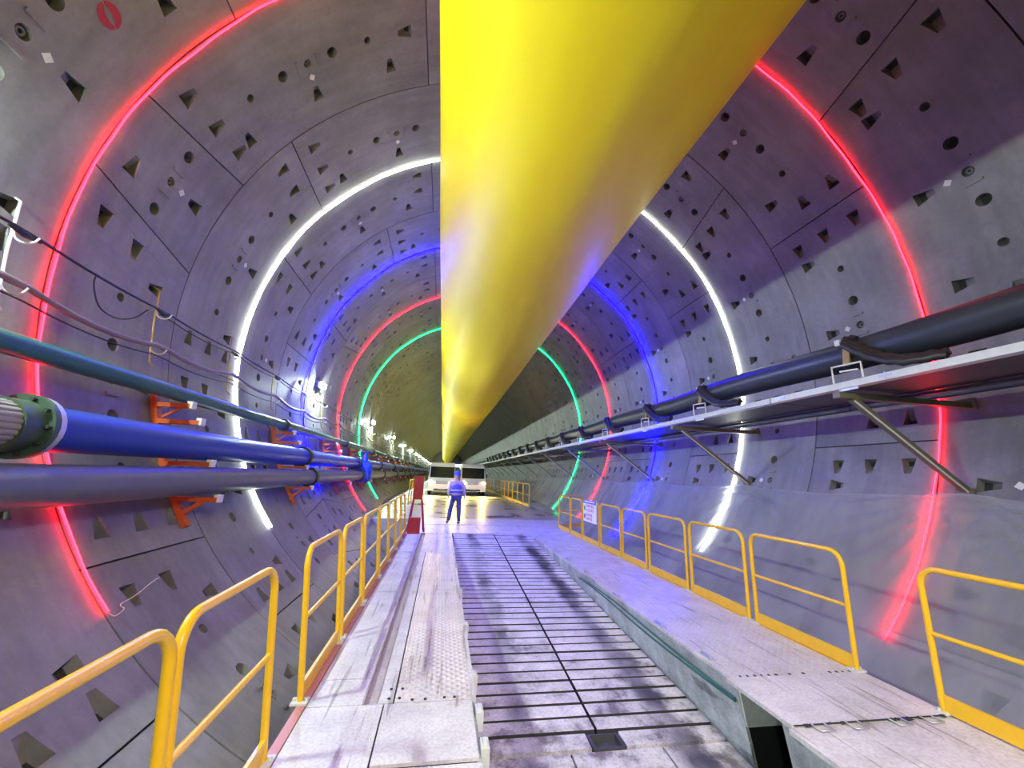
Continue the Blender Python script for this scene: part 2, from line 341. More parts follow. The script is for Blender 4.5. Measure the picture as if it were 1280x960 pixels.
K_N, K_F = 5.4, 9.0
hwK = lambda v: K_N + (K_F-K_N)*v/RW
GAP = .010
def seg_mesh(name, lf, rf, feats):
    g = math.degrees(GAP/RT); n = 44; V = []; Fs = []
    vs_ = (GAP, RW-GAP)
    for rad in (RT, RT+.2):
        for v in vs_:
            a, b = lf(v)+g, rf(v)-g
            for i in range(n+1):
                t = R_(a+(b-a)*i/n); V.append((rad*math.sin(t), v, rad*math.cos(t)))
    q = n+1
    for i in range(n):
        Fs += [(i, i+1, q+i+1, q+i), (2*q+i, 3*q+i, 3*q+i+1, 2*q+i+1), (i, 2*q+i, 2*q+i+1, i+1), (q+i, q+i+1, 3*q+i+1, 3*q+i)]
    Fs += [(0, q, 3*q, 2*q), (n, 2*q+n, 3*q+n, q+n)]
    me = bpy.data.meshes.new(name); me.from_pydata(V, [], Fs); me.materials.append(m_conc); me.materials.append(m_plug)
    bm = bmesh.new(); bm.from_mesh(me); bmesh.ops.recalc_face_normals(bm, faces=bm.faces); bm.to_mesh(me); bm.free()
    cut = MB()
    def frame(th, v):
        t = R_(th); n_ = Vector((math.sin(t), 0, math.cos(t))); return n_*RT + Vector((0, v, 0)), Vector((math.cos(t), 0, -math.sin(t))), Vector((0, 1, 0)), n_
    for ft in feats:
        if ft[0] == 'hole':
            _, th, v, r, dep = ft; p, e, y, n_ = frame(th, v); k = 18; P = []
            for h, rr in ((-.05, r), (dep, r*.9)):
                P += [p + n_*h + (e*math.cos(2*math.pi*i/k)+y*math.sin(2*math.pi*i/k))*rr for i in range(k)]
            cut.add(P, [tuple(range(k))], mi=0); cut.add(P, [tuple(range(2*k-1, k-1, -1))], mi=1)
            cut.add(P, [(i, k+i, k+(i+1) % k, (i+1) % k) for i in range(k)], mi=0)
        else:
            _, th, v, ang, w1, w2, L_ = ft; p, e, y, n_ = frame(th, v); a = R_(ang)
            d = e*math.cos(a)+y*math.sin(a); s_ = -e*math.sin(a)+y*math.cos(a)
            P = []
            for h, W1, W2, dp in ((-.06, w1, w2, 0), (None, w1*.8, w2*.9, 0)):
                for x_, W_ in ((-L_/2, W1), (L_/2, W2)):
                    hh = h if h is not None else (.165 if x_ < 0 else .012)
                    xx = x_ + (.015 if h is None and x_ < 0 else 0)
                    P += [p+d*xx+s_*W_/2+n_*hh, p+d*xx-s_*W_/2+n_*hh]
            cut.add(P, [(0, 1, 3, 2), (4, 6, 7, 5), (0, 4, 5, 1), (2, 3, 7, 6), (0, 2, 6, 4), (1, 5, 7, 3)])
    cm = cut.mesh('cutter'); cm.materials.append(m_conc); cm.materials.append(m_plug)
    bm = bmesh.new(); bm.from_mesh(cm); bmesh.ops.remove_doubles(bm, verts=bm.verts, dist=1e-5); bmesh.ops.recalc_face_normals(bm, faces=bm.faces); bm.to_mesh(cm); bm.free()
    o = bpy.data.objects.new('tmp', me); co = bpy.data.objects.new('tmpc', cm); C.objects.link(o); C.objects.link(co)
    md = o.modifiers.new('b', 'BOOLEAN'); md.operation = 'DIFFERENCE'; md.object = co; md.solver = 'EXACT'; md.use_self = True
    dg = bpy.context.evaluated_depsgraph_get()
    res = bpy.data.meshes.new_from_object(o.evaluated_get(dg)); res.name = name
    bpy.data.objects.remove(o); bpy.data.objects.remove(co)
    # raised ribs each side of the grout plug and a ring lip round it
    rib = MB()
    for ft in feats:
        if ft[0] == 'hole' and ft[4] < .1:
            for dt in (1.75, -1.9):
                p, e, y, n_ = frame(ft[1]+dt, ft[2]); rib.obox(p, e, y, n_, .016, .1, .022)
            p, e, y, n_ = frame(ft[1], ft[2])
            rib.tube([p+n_*.035+(e*math.cos(2*math.pi*i/16)+y*math.sin(2*math.pi*i/16))*.032 for i in range(16)], .012, 6, closed=True)
    if rib.v:
        bm = bmesh.new(); bm.from_mesh(res); tmp = rib.mesh('r'); bm.from_mesh(tmp); bm.to_mesh(res); bm.free()
    return res

def holes(c=0): return [('hole', c, .945, .072, .05), ('hole', c-4.65, .945, .088, .13), ('hole', c+4.5, .945, .088, .13)]
std = holes() + [('hole', -11, .945, .062, .1), ('hole', 10.9, .945, .062, .1)]
std += [('p', a, 1.46, -90+0, .21, .09, .25) for a in (-14.4, 0, 14.4)]
left = lambda off: [('p', -21.6+3.8+off(v), v, 0, .215, .10, .25) for v in (.39, .95, 1.50)]
right = lambda off: [('p', 21.6-4.0+off(v), v, 180, .215, .10, .25) for v in (.39, .95)]
z0 = lambda v: 0
pocket_fix = lambda L_: L_
meS = seg_mesh('lining_segment', lambda v: -21.6, lambda v: 21.6, std+left(z0)+right(z0))
meL = seg_mesh('lining_segment_left_of_key', lambda v: -21.6, lambda v: 28.8-hwK(v), std+left(z0)+right(lambda v: 7.2-hwK(v)))
meR = seg_mesh('lining_segment_right_of_key', lambda v: -28.8+hwK(v), lambda v: 21.6, std+left(lambda v: hwK(v)-7.2)+right(z0))
meK = seg_mesh('key_segment', lambda v: -hwK(v), lambda v: hwK(v), holes() + [('p', 0, 1.48, -90, .22, .1, .26), ('p', -2.3, .4, 0, .22, .1, .25)])

KSTART = [-81.6, 33.0, -168.0, -139.4, -124.8]
paper = MB(); paper.box((-.04, -.04, -.002), (.04, .04, .002))
paper_me = paper.mesh('paper_label'); paper_me.materials.append(m_paper)
NR0, NR1 = -2, 12
for k in range(NR0, NR1):
    ks = KSTART[k % 5] if k >= 0 else (KSTART[1] if k == -1 else KSTART[0])
    y = Y0 + RW*k
    cs_ = [('K', ks+7.2), ('R', ks+14.4+21.6)] + [('S', ks+14.4+21.6+43.2*i) for i in range(1, 7)] + [('L', ks+14.4+21.6+43.2*7)]
    for t, c in cs_:
        o = link('lining_segment', {'K': meK, 'R': meR, 'S': meS, 'L': meL}[t], lining)
        o.location = (0, y, 0); o.rotation_euler = (0, R_(c), 0)
        cc = (c+180) % 360-180
        if k < 7 and abs(cc) < 120 and t != 'K' or (k == 0 and t == 'K'):
            lb = link('paper_label', paper_me, o); q = RT-.003
            lb.location = (0, 1.175, q); lb.rotation_euler = (0, 0, R_(40+random.uniform(-8, 8)))
        if k == -1 and abs(cc+75) < 1:
            o['label'] = 'segment with a red painted ring mark'
            mk = MB(); a0 = R_(-66.9+75); e = Vector((math.cos(a0), 0, -math.sin(a0))); n_ = Vector((math.sin(a0), 0, math.cos(a0))); p = n_*(RT-.004)+Vector((0, 1.28, 0)); yy = Vector((0, 1, 0))
            # disc with a slanted lens left bare: two crescents
            ax1 = (e*math.cos(.25)+yy*math.sin(.25)); ax2 = (-e*math.sin(.25)+yy*math.cos(.25))
            for sgn in (1, -1):
                P = []; n = 18
                for i in range(n+1):
                    a = -math.pi/2*.94+math.pi*.94*i/n; P.append(p+ax1*sgn*.122*math.cos(a)+ax2*.122*math.sin(a))
                for i in range(n+1):
                    a = -math.pi/2*.94+math.pi*.94*i/n; P.append(p+ax1*sgn*.030*math.cos(a)+ax2*.085*math.sin(a))
                mk.add(P, [((i, i+1, n+2+i, n+1+i) if sgn > 0 else (i, n+1+i, n+2+i, i+1)) for i in range(n)])
            mk.build('painted_mark', m_redpaint, o)
# dark gasket behind the joints
YF0 = Y0+RW*NR0; YF1 = Y0+RW*NR1
def shell(mb, rad, y0, y1, n=72, a0=0, a1=360):
    for i in range(n):
        t0, t1 = R_(a0+(a1-a0)*i/n), R_(a0+(a1-a0)*(i+1)/n)
        mb.add([(rad*math.sin(t0), y0, rad*math.cos(t0)), (rad*math.sin(t1), y0, rad*math.cos(t1)), (rad*math.sin(t1), y1, rad*math.cos(t1)), (rad*math.sin(t0), y1, rad*math.cos(t0))], [(0, 3, 2, 1)], True)
mb = MB(); shell(mb, RT+.12, YF0-.2, YF1+.3); tag(mb.build('gasket', m_dark, lining), 'dark gasket in the joints between segments')
# the far rings, too small to pick apart, keep recessed joints
mb = MB(); n = 72; prof = []
y = YF1
while y < 150:
    prof += [(y, RT+.03), (y+.02, RT+.03), (y+.02, RT), (y+RW-.02, RT), (y+RW-.02, RT+.03)]; y += RW
V = []; 
for (yy, rr) in prof:
    for i in range(n): t = 2*math.pi*i/n; V.append((rr*math.sin(t), yy, rr*math.cos(t)))
mb.add(V, [(i*n+j, (i+1)*n+j, (i+1)*n+(j+1) % n, i*n+(j+1) % n) for i in range(len(prof)-1) for j in range(n)])
YEND = prof[-1][0]
o = mb.build('far_lining_rings', m_conc, lining); o['kind'] = 'stuff'
# lining and bulkhead behind the photographer
mb = MB(); shell(mb, RT, -12, YF0); o = mb.build('wall_behind', m_conc, None, (0, 0, ZC)); o['kind'] = 'structure'
for nm, yy in (('wall_back', -12), ('wall_end', YEND)):
    mb = MB(); mb.add([(0, yy, 0)]+[((RT+.02)*math.sin(2*math.pi*i/48)*1, yy, (RT+.02)*math.cos(2*math.pi*i/48)) for i in range(48)], [(0, 1+i, 1+(i+1) % 48) for i in range(48)])
    o = mb.build(nm, m_conc, None, (0, 0, ZC)); o['kind'] = 'structure'

# far floor: short ramp off the deck, then level
mb = MB()
zf = .25
P = []
for yy, z_ in ((16.55, -.06), (22.5, zf), (YEND, zf)):
    hw = math.sqrt(RT*RT-(ZC-z_)**2)-.02
    P += [(-hw, yy, z_), (hw, yy, z_)]
mb.add(P, [(0, 1, 3, 2), (2, 3, 5, 4)])
mb.add([P[0], P[1], (P[1][0], 16.55, -1.5), (P[0][0], 16.55, -1.5)], [(0, 3, 2, 1)])
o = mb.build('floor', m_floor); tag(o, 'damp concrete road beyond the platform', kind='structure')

# ================================================================== DECKS AND RAMP
XL0, XL1, XR0, XR1 = -2.45, -1.13, 1.27, 2.72
YE = 12.45
def plate(parent, x0, x1, y0, y1, mat, z=0., t=.02, bev=0):
    b = MB(); g = .006; b.box((x0+g, y0+g, z-t), (x1-g, y1-g, z)); return b.build('deck_plate', mat, parent)
def legs(parent, xs, ys, zt=-.2):
    for x in xs:
        for yy in ys:
            b = MB(); zb = ZC-math.sqrt(RT*RT-x*x)+.03
            b.box((x-.07, yy-.07, zb), (x+.07, yy+.07, zt)); b.box((x-.13, yy-.13, zb-.02+.02), (x+.13, yy+.13, zb+.03)); b.build('support_leg', m_under, parent)
pl = thing('walkway_platform', 'white steel walkway platform along the left of the ramp with a tread strip', 'platform')
for x0, x1, y0, y1, mt in [(-2.38, -1.81, 1.4, 3.6, m_plate), (-1.81, -1.13, 2.93, 3.6, m_plate), (-1.81, -1.13, 1.4, 2.9, m_plate),
        (-2.38, -1.97, 3.6, 4.0, m_plate), (-2.38, -1.97, 4.0, 6.55, m_plate), (-2.38, -1.97, 6.55, 9.6, m_plate), (-2.38, -1.97, 9.6, 12.45, m_plate),
        (-1.86, -1.74, 3.6, 6.55, m_plate), (-1.86, -1.74, 6.55, 9.6, m_plate), (-1.74, -1.13, 3.6, 6.55, m_tread), (-1.74, -1.13, 6.55, 9.6, m_tread), (-1.86, -1.13, 9.6, 12.45, m_plate)]:
    plate(pl, x0, x1, y0, y1, mt)
b = MB(); b.box((-1.97, 3.6, -.05), (-1.86, 12.45, -.035)); b.box((-1.972, 3.6, -.05), (-1.962, 9.6, .004)); b.build('gutter', m_gut, pl)
b = MB(); b.box((XL0, 1.4, -.16), (-2.385, 12.45, -.004)); b.build('edge_strip', m_pinkedge, pl)
b = MB(); b.box((-2.38, 1.4, -.16), (-1.14, 12.45, -.06)); b.build('frame', m_under, pl)
b = MB(); b.box((-1.135, 3.62, -.03), (-1.10, 12.4, .018)); b.build('kerb_strip', m_plate, pl)
b = MB(); b.box((-1.14, 1.4, -.62), (-1.11, 12.45, -.03)); b.build('side_panel', m_wall_p, pl)
for yy in (3.05, 3.45, 3.98, 5.2, 6.6, 8.2, 10.0):
    b = MB(); b.box((-1.115, yy-.06, -.11), (-1.06, yy+.06, .012)); b.box((-1.10, yy-.03, .012), (-1.075, yy+.03, .03)); b.build('clip', m_galvw, pl)
for (x, yy) in ((-1.78, 3.66), (-1.70, 3.66), (-1.60, 3.63), (-1.5, 3.63), (-1.35, 3.64), (-1.27, 3.64), (-1.78, 3.8), (-1.69, 3.8)):
    b = MB(); b.tube([(x, yy, .001), (x, yy, .008)], .012, 8); b.build('bolt', m_dark, pl)
legs(pl, (-2.2, -1.35), (2, 5, 8, 11))

pr = thing('walkway_platform', 'white walkway platform along the right of the ramp, with a dark gap in its side', 'platform')
for x0, x1, y0, y1, mt in [(1.18, 2.72, .8, 3.02, m_plate), (1.22, 2.72, 3.02, 3.74, m_plate), (XR0, 2.66, 3.74, 5.3, m_tread), (XR0, 2.66, 5.3, 7.2, m_plate), (XR0, 2.66, 7.2, 9.9, m_plate), (XR0, 2.66, 9.9, 12.45, m_plate)]:
    plate(pr, x0, x1, y0, y1, mt, t=.03 if y1 > 3.1 else .035, z=0 if y1 > 3.1 else -.012)
b = MB(); b.box((2.66, 3.74, -.16), (XR1, 12.45, -.002)); b.build('edge_strip', m_yel, pr)
b = MB(); b.box((1.46, 4.0, -.2), (2.70, 12.45, -.06)); b.box((1.46, .8, -.2), (2.70, 3.15, -.06)); b.box((2.42, 3.15, -.2), (2.70, 4.0, -.06)); b.build('frame', m_under, pr)
def side_wall(y0, y1, name):
    b = MB(); P = []
    for yy in (y0, y1):
        P += [(1.285, yy, -.035), (1.42, yy, -.75), (1.45, yy, -.75), (1.315, yy, -.035)]
    b.add(P, [(0, 1, 5, 4), (1, 2, 6, 5), (2, 3, 7, 6), (3, 0, 4, 7), (0, 3, 2, 1), (4, 5, 6, 7)]); return b.build(name, m_wall_p, pr)
for y0, y1 in ((.8, 3.2), (3.68, 6.2), (6.2, 9.2), (9.2, 12.45)): side_wall(y0+.004, y1-.004, 'side_panel')
b = MB(); b.add([(1.295, 3.66, -.035), (2.3, 3.66, -.035), (2.3, 3.66, -.36), (1.35, 3.66, -.36), (1.295, 3.69, -.035), (2.3, 3.69, -.035), (2.3, 3.69, -.36), (1.35, 3.69, -.36)], [(0, 1, 2, 3), (7, 6, 5, 4), (0, 4, 5, 1), (1, 5, 6, 2), (2, 6, 7, 3), (3, 7, 4, 0)]); b.build('cross_panel', m_galvw, pr)
b = MB(); b.box((1.46, 2.2, -.9), (2.4, 3.98, -.86)); b.box((2.36, 2.2, -.86), (2.4, 3.98, -.21)); b.box((1.46, 3.94, -.86), (2.36, 3.98, -.21)); b.box((1.46, 2.2, -.86), (2.36, 2.24, -.21)); b.build('gap_shade_panels', m_dark, pr)  # dark panels added to stand for the shade inside the gap
for (x, yy) in ((1.33, 5.03), (1.30, 6.25), (1.36, 7.7), (1.36, 8.8), (1.40, 9.94), (1.35, 4.15), (1.4, 11)):
    b = MB(); b.box((x-.05, yy-.09, .0), (x+.02, yy+.09, .012)); b.tube([(x-.03, yy-.08, .012), (x-.03, yy-.06, .045), (x-.03, yy+.06, .045), (x-.03, yy+.08, .012)], .009, 6); b.build('lifting_lug', m_galv, pr)
for x in (1.45, 1.75, 2.15, 2.45):
    b = MB(); b.tube([(x-.06, 3.02, .002), (x-.06, 2.93, .006), (x+.05, 2.93, .006), (x+.05, 3.02, .002)], .007, 6); b.build('hinge_loop', m_galv, pr)
b = MB()
for i in range(26):
    x = 1.27+i*.055
    if random.random() < .62: b.box((x, 3.005+random.uniform(-.028, .008), .0), (x+.055*random.uniform(.25, 1), 3.028, .004))
b.box((1.24, 3.012, -.002), (2.66, 3.024, .003))
b.build('torn_joint', m_dark, pr)['kind'] = 'stuff'
b = MB()
for i in range(18):
    x = 1.3+i*.075
    if random.random() < .6: b.box((x, 3.735, .0), (x+.03*random.uniform(.4, 1), 3.76, .004))
b.build('bolt_row', m_dark, pr)['kind'] = 'stuff'
legs(pr, (1.9, 2.5), (2, 5, 8, 11))

# cross plates at the top of the ramp
tp = thing('landing_platform', 'flat steel landing across the tunnel at the top of the ramp where the person stands', 'platform')
for x0, x1, y0, y1 in [(-2.45, -.2, 12.48, 14.40), (-.2, 2.72, 12.48, 13.2), (-.2, 2.72, 13.2, 14.40), (-2.6, .3, 14.5, 16.5), (.3, 3.3, 14.5, 16.5)]:
    plate(tp, x0, x1, y0, y1, m_plate, t=.03)
b = MB(); b.box((-2.4, 12.5, -.2), (2.7, 14.38, -.06)); b.box((-2.4, 14.54, -.2), (2.7, 16.45, -.06)); b.build('frame', m_under, tp)
legs(tp, (-2.0, 2.0), (13, 16))

rp = thing('vehicle_ramp', 'grimy slatted steel ramp sloping down between the two white walkways', 'ramp')
SL = (-.0 - -.615)/(12.4-4.23)
rz = lambda y: -(12.4-y)*SL
b = MB(); P = [(-1.10, 3.3, rz(3.3)-.065), (1.36, 3.3, rz(3.3)-.065), (1.27, 12.47, -.065), (-1.10, 12.47, -.065)]
P += [(x, y, z-.12) for x, y, z in P]
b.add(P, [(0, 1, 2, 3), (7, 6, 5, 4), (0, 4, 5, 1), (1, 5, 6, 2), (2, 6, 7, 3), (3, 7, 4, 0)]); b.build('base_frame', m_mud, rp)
ang = math.atan(SL); pitch = .205
def slat_mesh(x0, x1, yl):
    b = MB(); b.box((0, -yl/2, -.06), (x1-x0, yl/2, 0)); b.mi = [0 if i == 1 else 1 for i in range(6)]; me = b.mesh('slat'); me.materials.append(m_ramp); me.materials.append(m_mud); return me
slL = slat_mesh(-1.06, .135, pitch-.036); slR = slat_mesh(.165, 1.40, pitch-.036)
yy = 4.32
while yy < 12.36:
    xw = 1.27-.18*min(rz(yy), 0)
    for me, x0, x1 in ((slL, -1.06, .135), (slR, .165, xw)):
        o = link('slat', me, rp, (x0, yy, rz(yy)+random.uniform(-.004, .003))); o.rotation_euler = (ang, 0, 0); o.scale = ((x1-x0)/(1.195 if me is slL else 1.235), 1, 1)
    yy += pitch
for x0, x1, y0, y1 in [(-1.06, .02, 4.0, 4.19), (.36, 1.375, 4.0, 4.19), (-1.06, -.2, 3.3, 3.96), (-.18, .68, 3.3, 3.96), (.70, 1.37, 3.3, 3.96)]:
    b = MB(); P = [(x0, y0, rz(y0)), (x1, y0, rz(y0)), (x1, y1, rz(y1)), (x0, y1, rz(y1))]; P += [(x, y, z-.04) for x, y, z in P]
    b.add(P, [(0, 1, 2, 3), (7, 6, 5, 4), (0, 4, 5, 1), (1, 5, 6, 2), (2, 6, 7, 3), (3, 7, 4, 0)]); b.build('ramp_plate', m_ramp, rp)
b = MB(); zz = rz(4.06)
for (x0, x1, y0, y1) in ((.03, .06, 3.97, 4.18), (.31, .34, 3.97, 4.18), (.06, .31, 3.97, 3.99), (.06, .31, 4.16, 4.18)): b.box((x0, y0, zz-.1), (x1, y1, zz+.006))
b.box((.06, 3.98, zz-.06), (.31, 4.17, zz-.045)); b.ball((.18, 4.07, zz-.045), .05, 8, 5, (1.2, 1, .5)); b.build('drain_box', m_under, rp)
for x in (-.9, 1.2):
    for yy in (4, 6.5, 9):
        b = MB(); zb = ZC-math.sqrt(RT*RT-x*x)+.02; b.box((x-.08, yy-.08, zb), (x+.08, yy+.08, rz(yy)-.15)); b.build('support_leg', m_under, rp)

b = MB()
for k, (dz, dx) in enumerate(((0, 0), (.045, -.006))):
    b.tube([(1.297+dx+.004*math.sin(y*3+k), y, -.18-.03*math.sin((y-3.7)*1.3+k)+dz) for y in [3.72+.3*i for i in range(15)]], .011, 6)
tag(b.build('power_cord', m_teal), 'pair of thin teal cables along the white wall right of the ramp', 'cable')

# ================================================================== GUARD RAILS
def rail_meshes(L, lean=0.0, H=1.1, toe=True):
    """frame lies along +y from 0 to L, leaning by lean in x at the top"""
    X = lambda z: lean*z/H
    rr, rad = .024, .14
    pts = [(0, 0, 0), (X(H-rad), 0, H-rad)]
    for i in range(1, 6):
        a = math.pi/2*i/6; pts.append((X(H-rad+rad*math.sin(a)), rad-rad*math.cos(a), H-rad+rad*math.sin(a)))
    pts += [(X(H), rad, H), (X(H), L-rad, H)]
    for i in range(1, 6):
        a = math.pi/2*i/6; pts.append((X(H-rad+rad*math.cos(a)), L-rad+rad*math.sin(a), H-rad+rad*math.cos(a)))
    pts += [(X(H-rad), L, H-rad), (0, L, 0)]
    f = MB(); f.tube(pts, rr, 10)
    m = MB(); m.tube([(X(.58), 0, .58), (X(.58), L, .58)], .019, 8)
    t = MB(); t.box((-.012+X(.07), .02, .005), (.012+X(.07), L-.02, .13))
    bs = MB()
    for y in (0, L): bs.box((-.06, y-.05, -.002), (.06, y+.05, .012)); bs.tube([(.04, y, .012), (.04, y, .03)], .012, 6); bs.tube([(-.045, y, .012), (-.045, y, .03)], .012, 6)
    return f, m, t, bs
def guard_rail(x, y0, y1, label, group=None, lean=0.0, z=0.0):
    t = thing('guard_rail', label, 'railing', (x, y0, z), group)
    f, m, tb, bs = rail_meshes(y1-y0, lean)
    f.build('frame', m_yel, t); m.build('mid_rail', m_yel, t); tb.build('toe_board', m_yel, t); bs.build('base_plate', m_galvw, t)
    return t
LL = [(-.3, 2.0), (2.05, 3.03), (3.68, 4.78), (4.92, 5.98), (6.12, 7.36), (7.5, 8.62), (8.75, 9.85), (9.98, 11.1), (11.2, 12.3)]
for i, (a, b_) in enumerate(LL):
    guard_rail(XL0+.01, a, b_, f'yellow tubular guard rail, {ORD[i]} from the camera along the left walkway', 'left walkway rails', lean=-.1)
LR = [(.9, 3.06), (3.76, 5.03), (5.17, 6.40), (6.53, 7.78), (7.9, 8.98), (9.08, 10.28), (10.38, 11.6), (11.7, 12.75), (12.85, 14.05)]
for i, (a, b_) in enumerate(LR):
    guard_rail(XR1-.03, a, b_, f'yellow tubular guard rail, {ORD[i]} from the camera along the right walkway', 'right walkway rails')
t = guard_rail(2.76, 0, 1.0, 'yellow guard rail set crosswise at the far end of the right walkway', 'right walkway rails'); t.location = (2.72, 14.2, 0); t.rotation_euler = (0, 0, R_(-75))
for i in range(12):
    t = guard_rail(2.8, 19.6+1.6*i, 19.6+1.6*i+1.5, f'distant yellow guard rail right of the road, {ORD[i]} one beyond the landing', 'right rails beside the far road', z=zf)
for i in range(7):
    t = guard_rail(-2.95, 19.3+1.6*i, 20.8+1.6*i, f'distant yellow guard rail left of the road, {ORD[i]} one beyond the landing', 'left rails beside the far road', z=zf)

# ================================================================== VENTILATION DUCT
DC = Vector((-.08, 0, 7.166)); DR = 1.876
def duct_c(y):
    return Vector((DC.x, y, DC.z - .12*min(1, max(0, (y-9)/12)) + .018*math.sin(y*.5)))
duct = thing('ventilation_duct', 'huge yellow fabric ventilation duct hanging under the tunnel crown', 'duct')
n = 72
ys = [-6+.5*i for i in range(72)]+[30+2.5*i for i in range(48)]
cuts = [-6, 8.2, 26, 46, 66, 86, 106, 126, 147]
for a, b_ in zip(cuts[:-1], cuts[1:]):
    yl = [a]+[y for y in ys if a+.2 < y < b_-.2]+[b_]
    V = []
    for y in yl:
        c = duct_c(y); near = min(abs(y-a), abs(y-b_))
        for k in range(n):
            t = 2*math.pi*k/n
            r = DR*(1+.004*math.sin(3*t+y*.8)+.003*math.sin(7*t-y*.5))
            V.append(c+Vector((r*math.sin(t), 0, r*math.cos(t))))
    b = MB(); b.add(V, [(i*n+k, i*n+(k+1) % n, (i+1)*n+(k+1) % n, (i+1)*n+k) for i in range(len(yl)-1) for k in range(n)], True)
    if a == -6: pass
    b.build('duct_section', m_duct, duct)
    if b_ < 140 and b_ > 20:
        c = duct_c(b_); q = MB(); q.tube([c+Vector((1.001*DR*math.sin(2*math.pi*k/48), 0, 1.001*DR*math.cos(2*math.pi*k/48))) for k in range(48)], .022, 6, closed=True); q.build('seam_band', m_duct, duct)
for y in [1.6+2*i for i in range(12)]:
    c = duct_c(y); b = MB()
    for s in (-.25, .25): b.tube([(c.x+s*.2, y, c.z+DR-.01), (c.x+s, y, ZC+math.sqrt(RT*RT-(c.x+s)**2)-.01)], .008, 6)
    b.build('hanger', m_galv, duct)

# ================================================================== LED STRIPS
def led(y, a0, a1, kind, label, wob=.012, slack=None):
    col, k, k2 = LED[kind]
    m = bpy.data.materials.get('led_'+kind) or emit('led_'+kind, col, k)
    m2 = bpy.data.materials.get('led_face_'+kind) or emit('led_face_'+kind, col, k2)
    pts = []; nn = 150; ph = random.uniform(0, 6)
    for i in range(nn+1):
        a = a0+(a1-a0)*i/nn
        r = RT-.026-.006*math.sin(a*.33+ph)
        pts.append(pol(a, r, y+wob*math.sin(a*.21+ph)+.4*wob*math.sin(a*.83+ph)))
    b = MB(); b.tube(pts, .011, 6)
    V = []
    for p in pts:
        d = Vector((p.x, 0, p.z-ZC)).normalized(); q = p-d*.0125
        V += [q-Vector((0, .008, 0)), q+Vector((0, .008, 0))]
    b.add(V, [(2*i, 2*i+1, 2*i+3, 2*i+2) for i in range(len(pts)-1)], mi=1)
    st = b.build('led_strip', [m, m2]); tag(st, label, 'light strip')
    return st, pts
led(Y0, -129.5, 135.3, 'red', 'nearest red LED light strip ringing the tunnel wall')
led(Y0+2*RW, -126.5, 131, 'white', 'white LED light strip ringing the tunnel wall between the red and blue ones')
led(Y0+4*RW, -120.5, 134.5, 'blue', 'blue LED light strip ringing the tunnel wall in front of the white lamp', wob=.03)
led(Y0+6*RW, -131.5, 133, 'red', 'farther red LED light strip ringing the tunnel beyond the blue one')
led(Y0+8*RW, -129, 136, 'green', 'green LED light strip ringing the tunnel, the farthest of the strips')
b = MB(); e = pol(-129.6, RT-.03, Y0)
b.tube(smooth([e, e+Vector((.05, .02, -.03)), e+Vector((.09, .05, .02)), e+Vector((.06, .04, .06)), e+Vector((.12, .12, .12)), e+Vector((.14, .3, .2)), e+Vector((.12, .42, .2))]), .004, 5)
tag(b.build('lead_wire', m_white), 'thin pale wire curling from the lower left end of the nearest red strip', 'wire')

# ================================================================== WALL LAMPS
m_lamp = emit('lamp_diffuser', (.80, 1.0, .86), LAMP_L)
m_lampbody = simple('lamp_housing', (.5, .52, .52), .4, metal=.4)
def make_lamp(y, label, group=None):
    p = pol(-86.5, RT-.16, y); t = thing('tunnel_lamp', label, 'lamp', p, group)
    b = MB(); b.box((-.09, -.26, -.09), (-.02, .26, .07)); b.box((-.12, -.28, .07), (.06, .28, .085)); b.build('housing', m_lampbody, t)
    d = MB(); d.tube([(.0, -.24, -.02), (.0, .24, -.02)], .042, 10); d.build('diffuser', m_lamp, t)
    k = MB(); k.bar((-.16, -.15, .03), (-.08, -.15, .03), .03, .012); k.bar((-.16, .15, .03), (-.08, .15, .03), .03, .012); k.build('bracket', m_galv, t)
    return t
ly = 2.75
lamp0 = make_lamp(ly, 'wall lamp out of the left edge of the picture, nearest the camera', None)
for i in range(1, 15):
    y = 13.55+9.93*(i-1)
    dup(lamp0, pol(-86.5, RT-.16, y), None, ('tunnel lamp on the left wall just behind the blue strip' if i == 1 else 'small tunnel lamp on the left wall past the green strip, %s of a receding row' % ORD[i-2]), 'lamps along the left wall')
dup(lamp0, pol(-86.5, RT-.16, -6.2), None, 'wall lamp behind the photographer', 'lamps along the left wall')

# ================================================================== LEFT PIPES
def straight(name, x, z, r, mat, label, y0, y1, cat='pipe', seg=24):
    t = thing(name, label, cat, (x, 0, z))
    b = MB(); b.tube([(0, y, 0) for y in [y0, y0+(y1-y0)*.5, y1]], r, seg); b.build('barrel', mat, t)
    return t
def flange(t, y, r, wd, mat, bolts=0):
    b = MB(); b.tube([(0, y-wd/2, 0), (0, y+wd/2, 0)], r, 24); f = b.build('flange', mat, t)
    if bolts:
        for k in range(bolts):
            a = 2*math.pi*k/bolts; q = MB(); q.tube([((r-.035)*math.cos(a), y-wd/2-.035, (r-.035)*math.sin(a)), ((r-.035)*math.cos(a), y+wd/2+.03, (r-.035)*math.sin(a))], .017, 6); q.build('bolt', m_dark, f)
gp = straight('green_pipe', -5.25, 2.69, .10, m_green, 'slim dark green pipe, uppermost of the pipes on the left wall', -6, 130)
for y in [9.95+6*i for i in range(12)]: flange(gp, y, .14, .1, m_flange)
bp_ = straight('blue_pipe', -4.95, 1.99, .20, m_blue, 'thick blue pipe on the left wall, between the green and the grey pipe', 3.85, 130)
flange(bp_, 3.86, .27, .05, m_flgreen, 10); flange(bp_, 3.92, .262, .05, m_galv)
for y in [10.6+6*i for i in range(14)]: flange(bp_, y, .255, .13, m_flange)
hs = thing('flexible_hose', 'beige ribbed hose bolted to the near end of the blue pipe', 'hose', (-4.95, 0, 1.99))
b = MB(); V = []; nn = 72
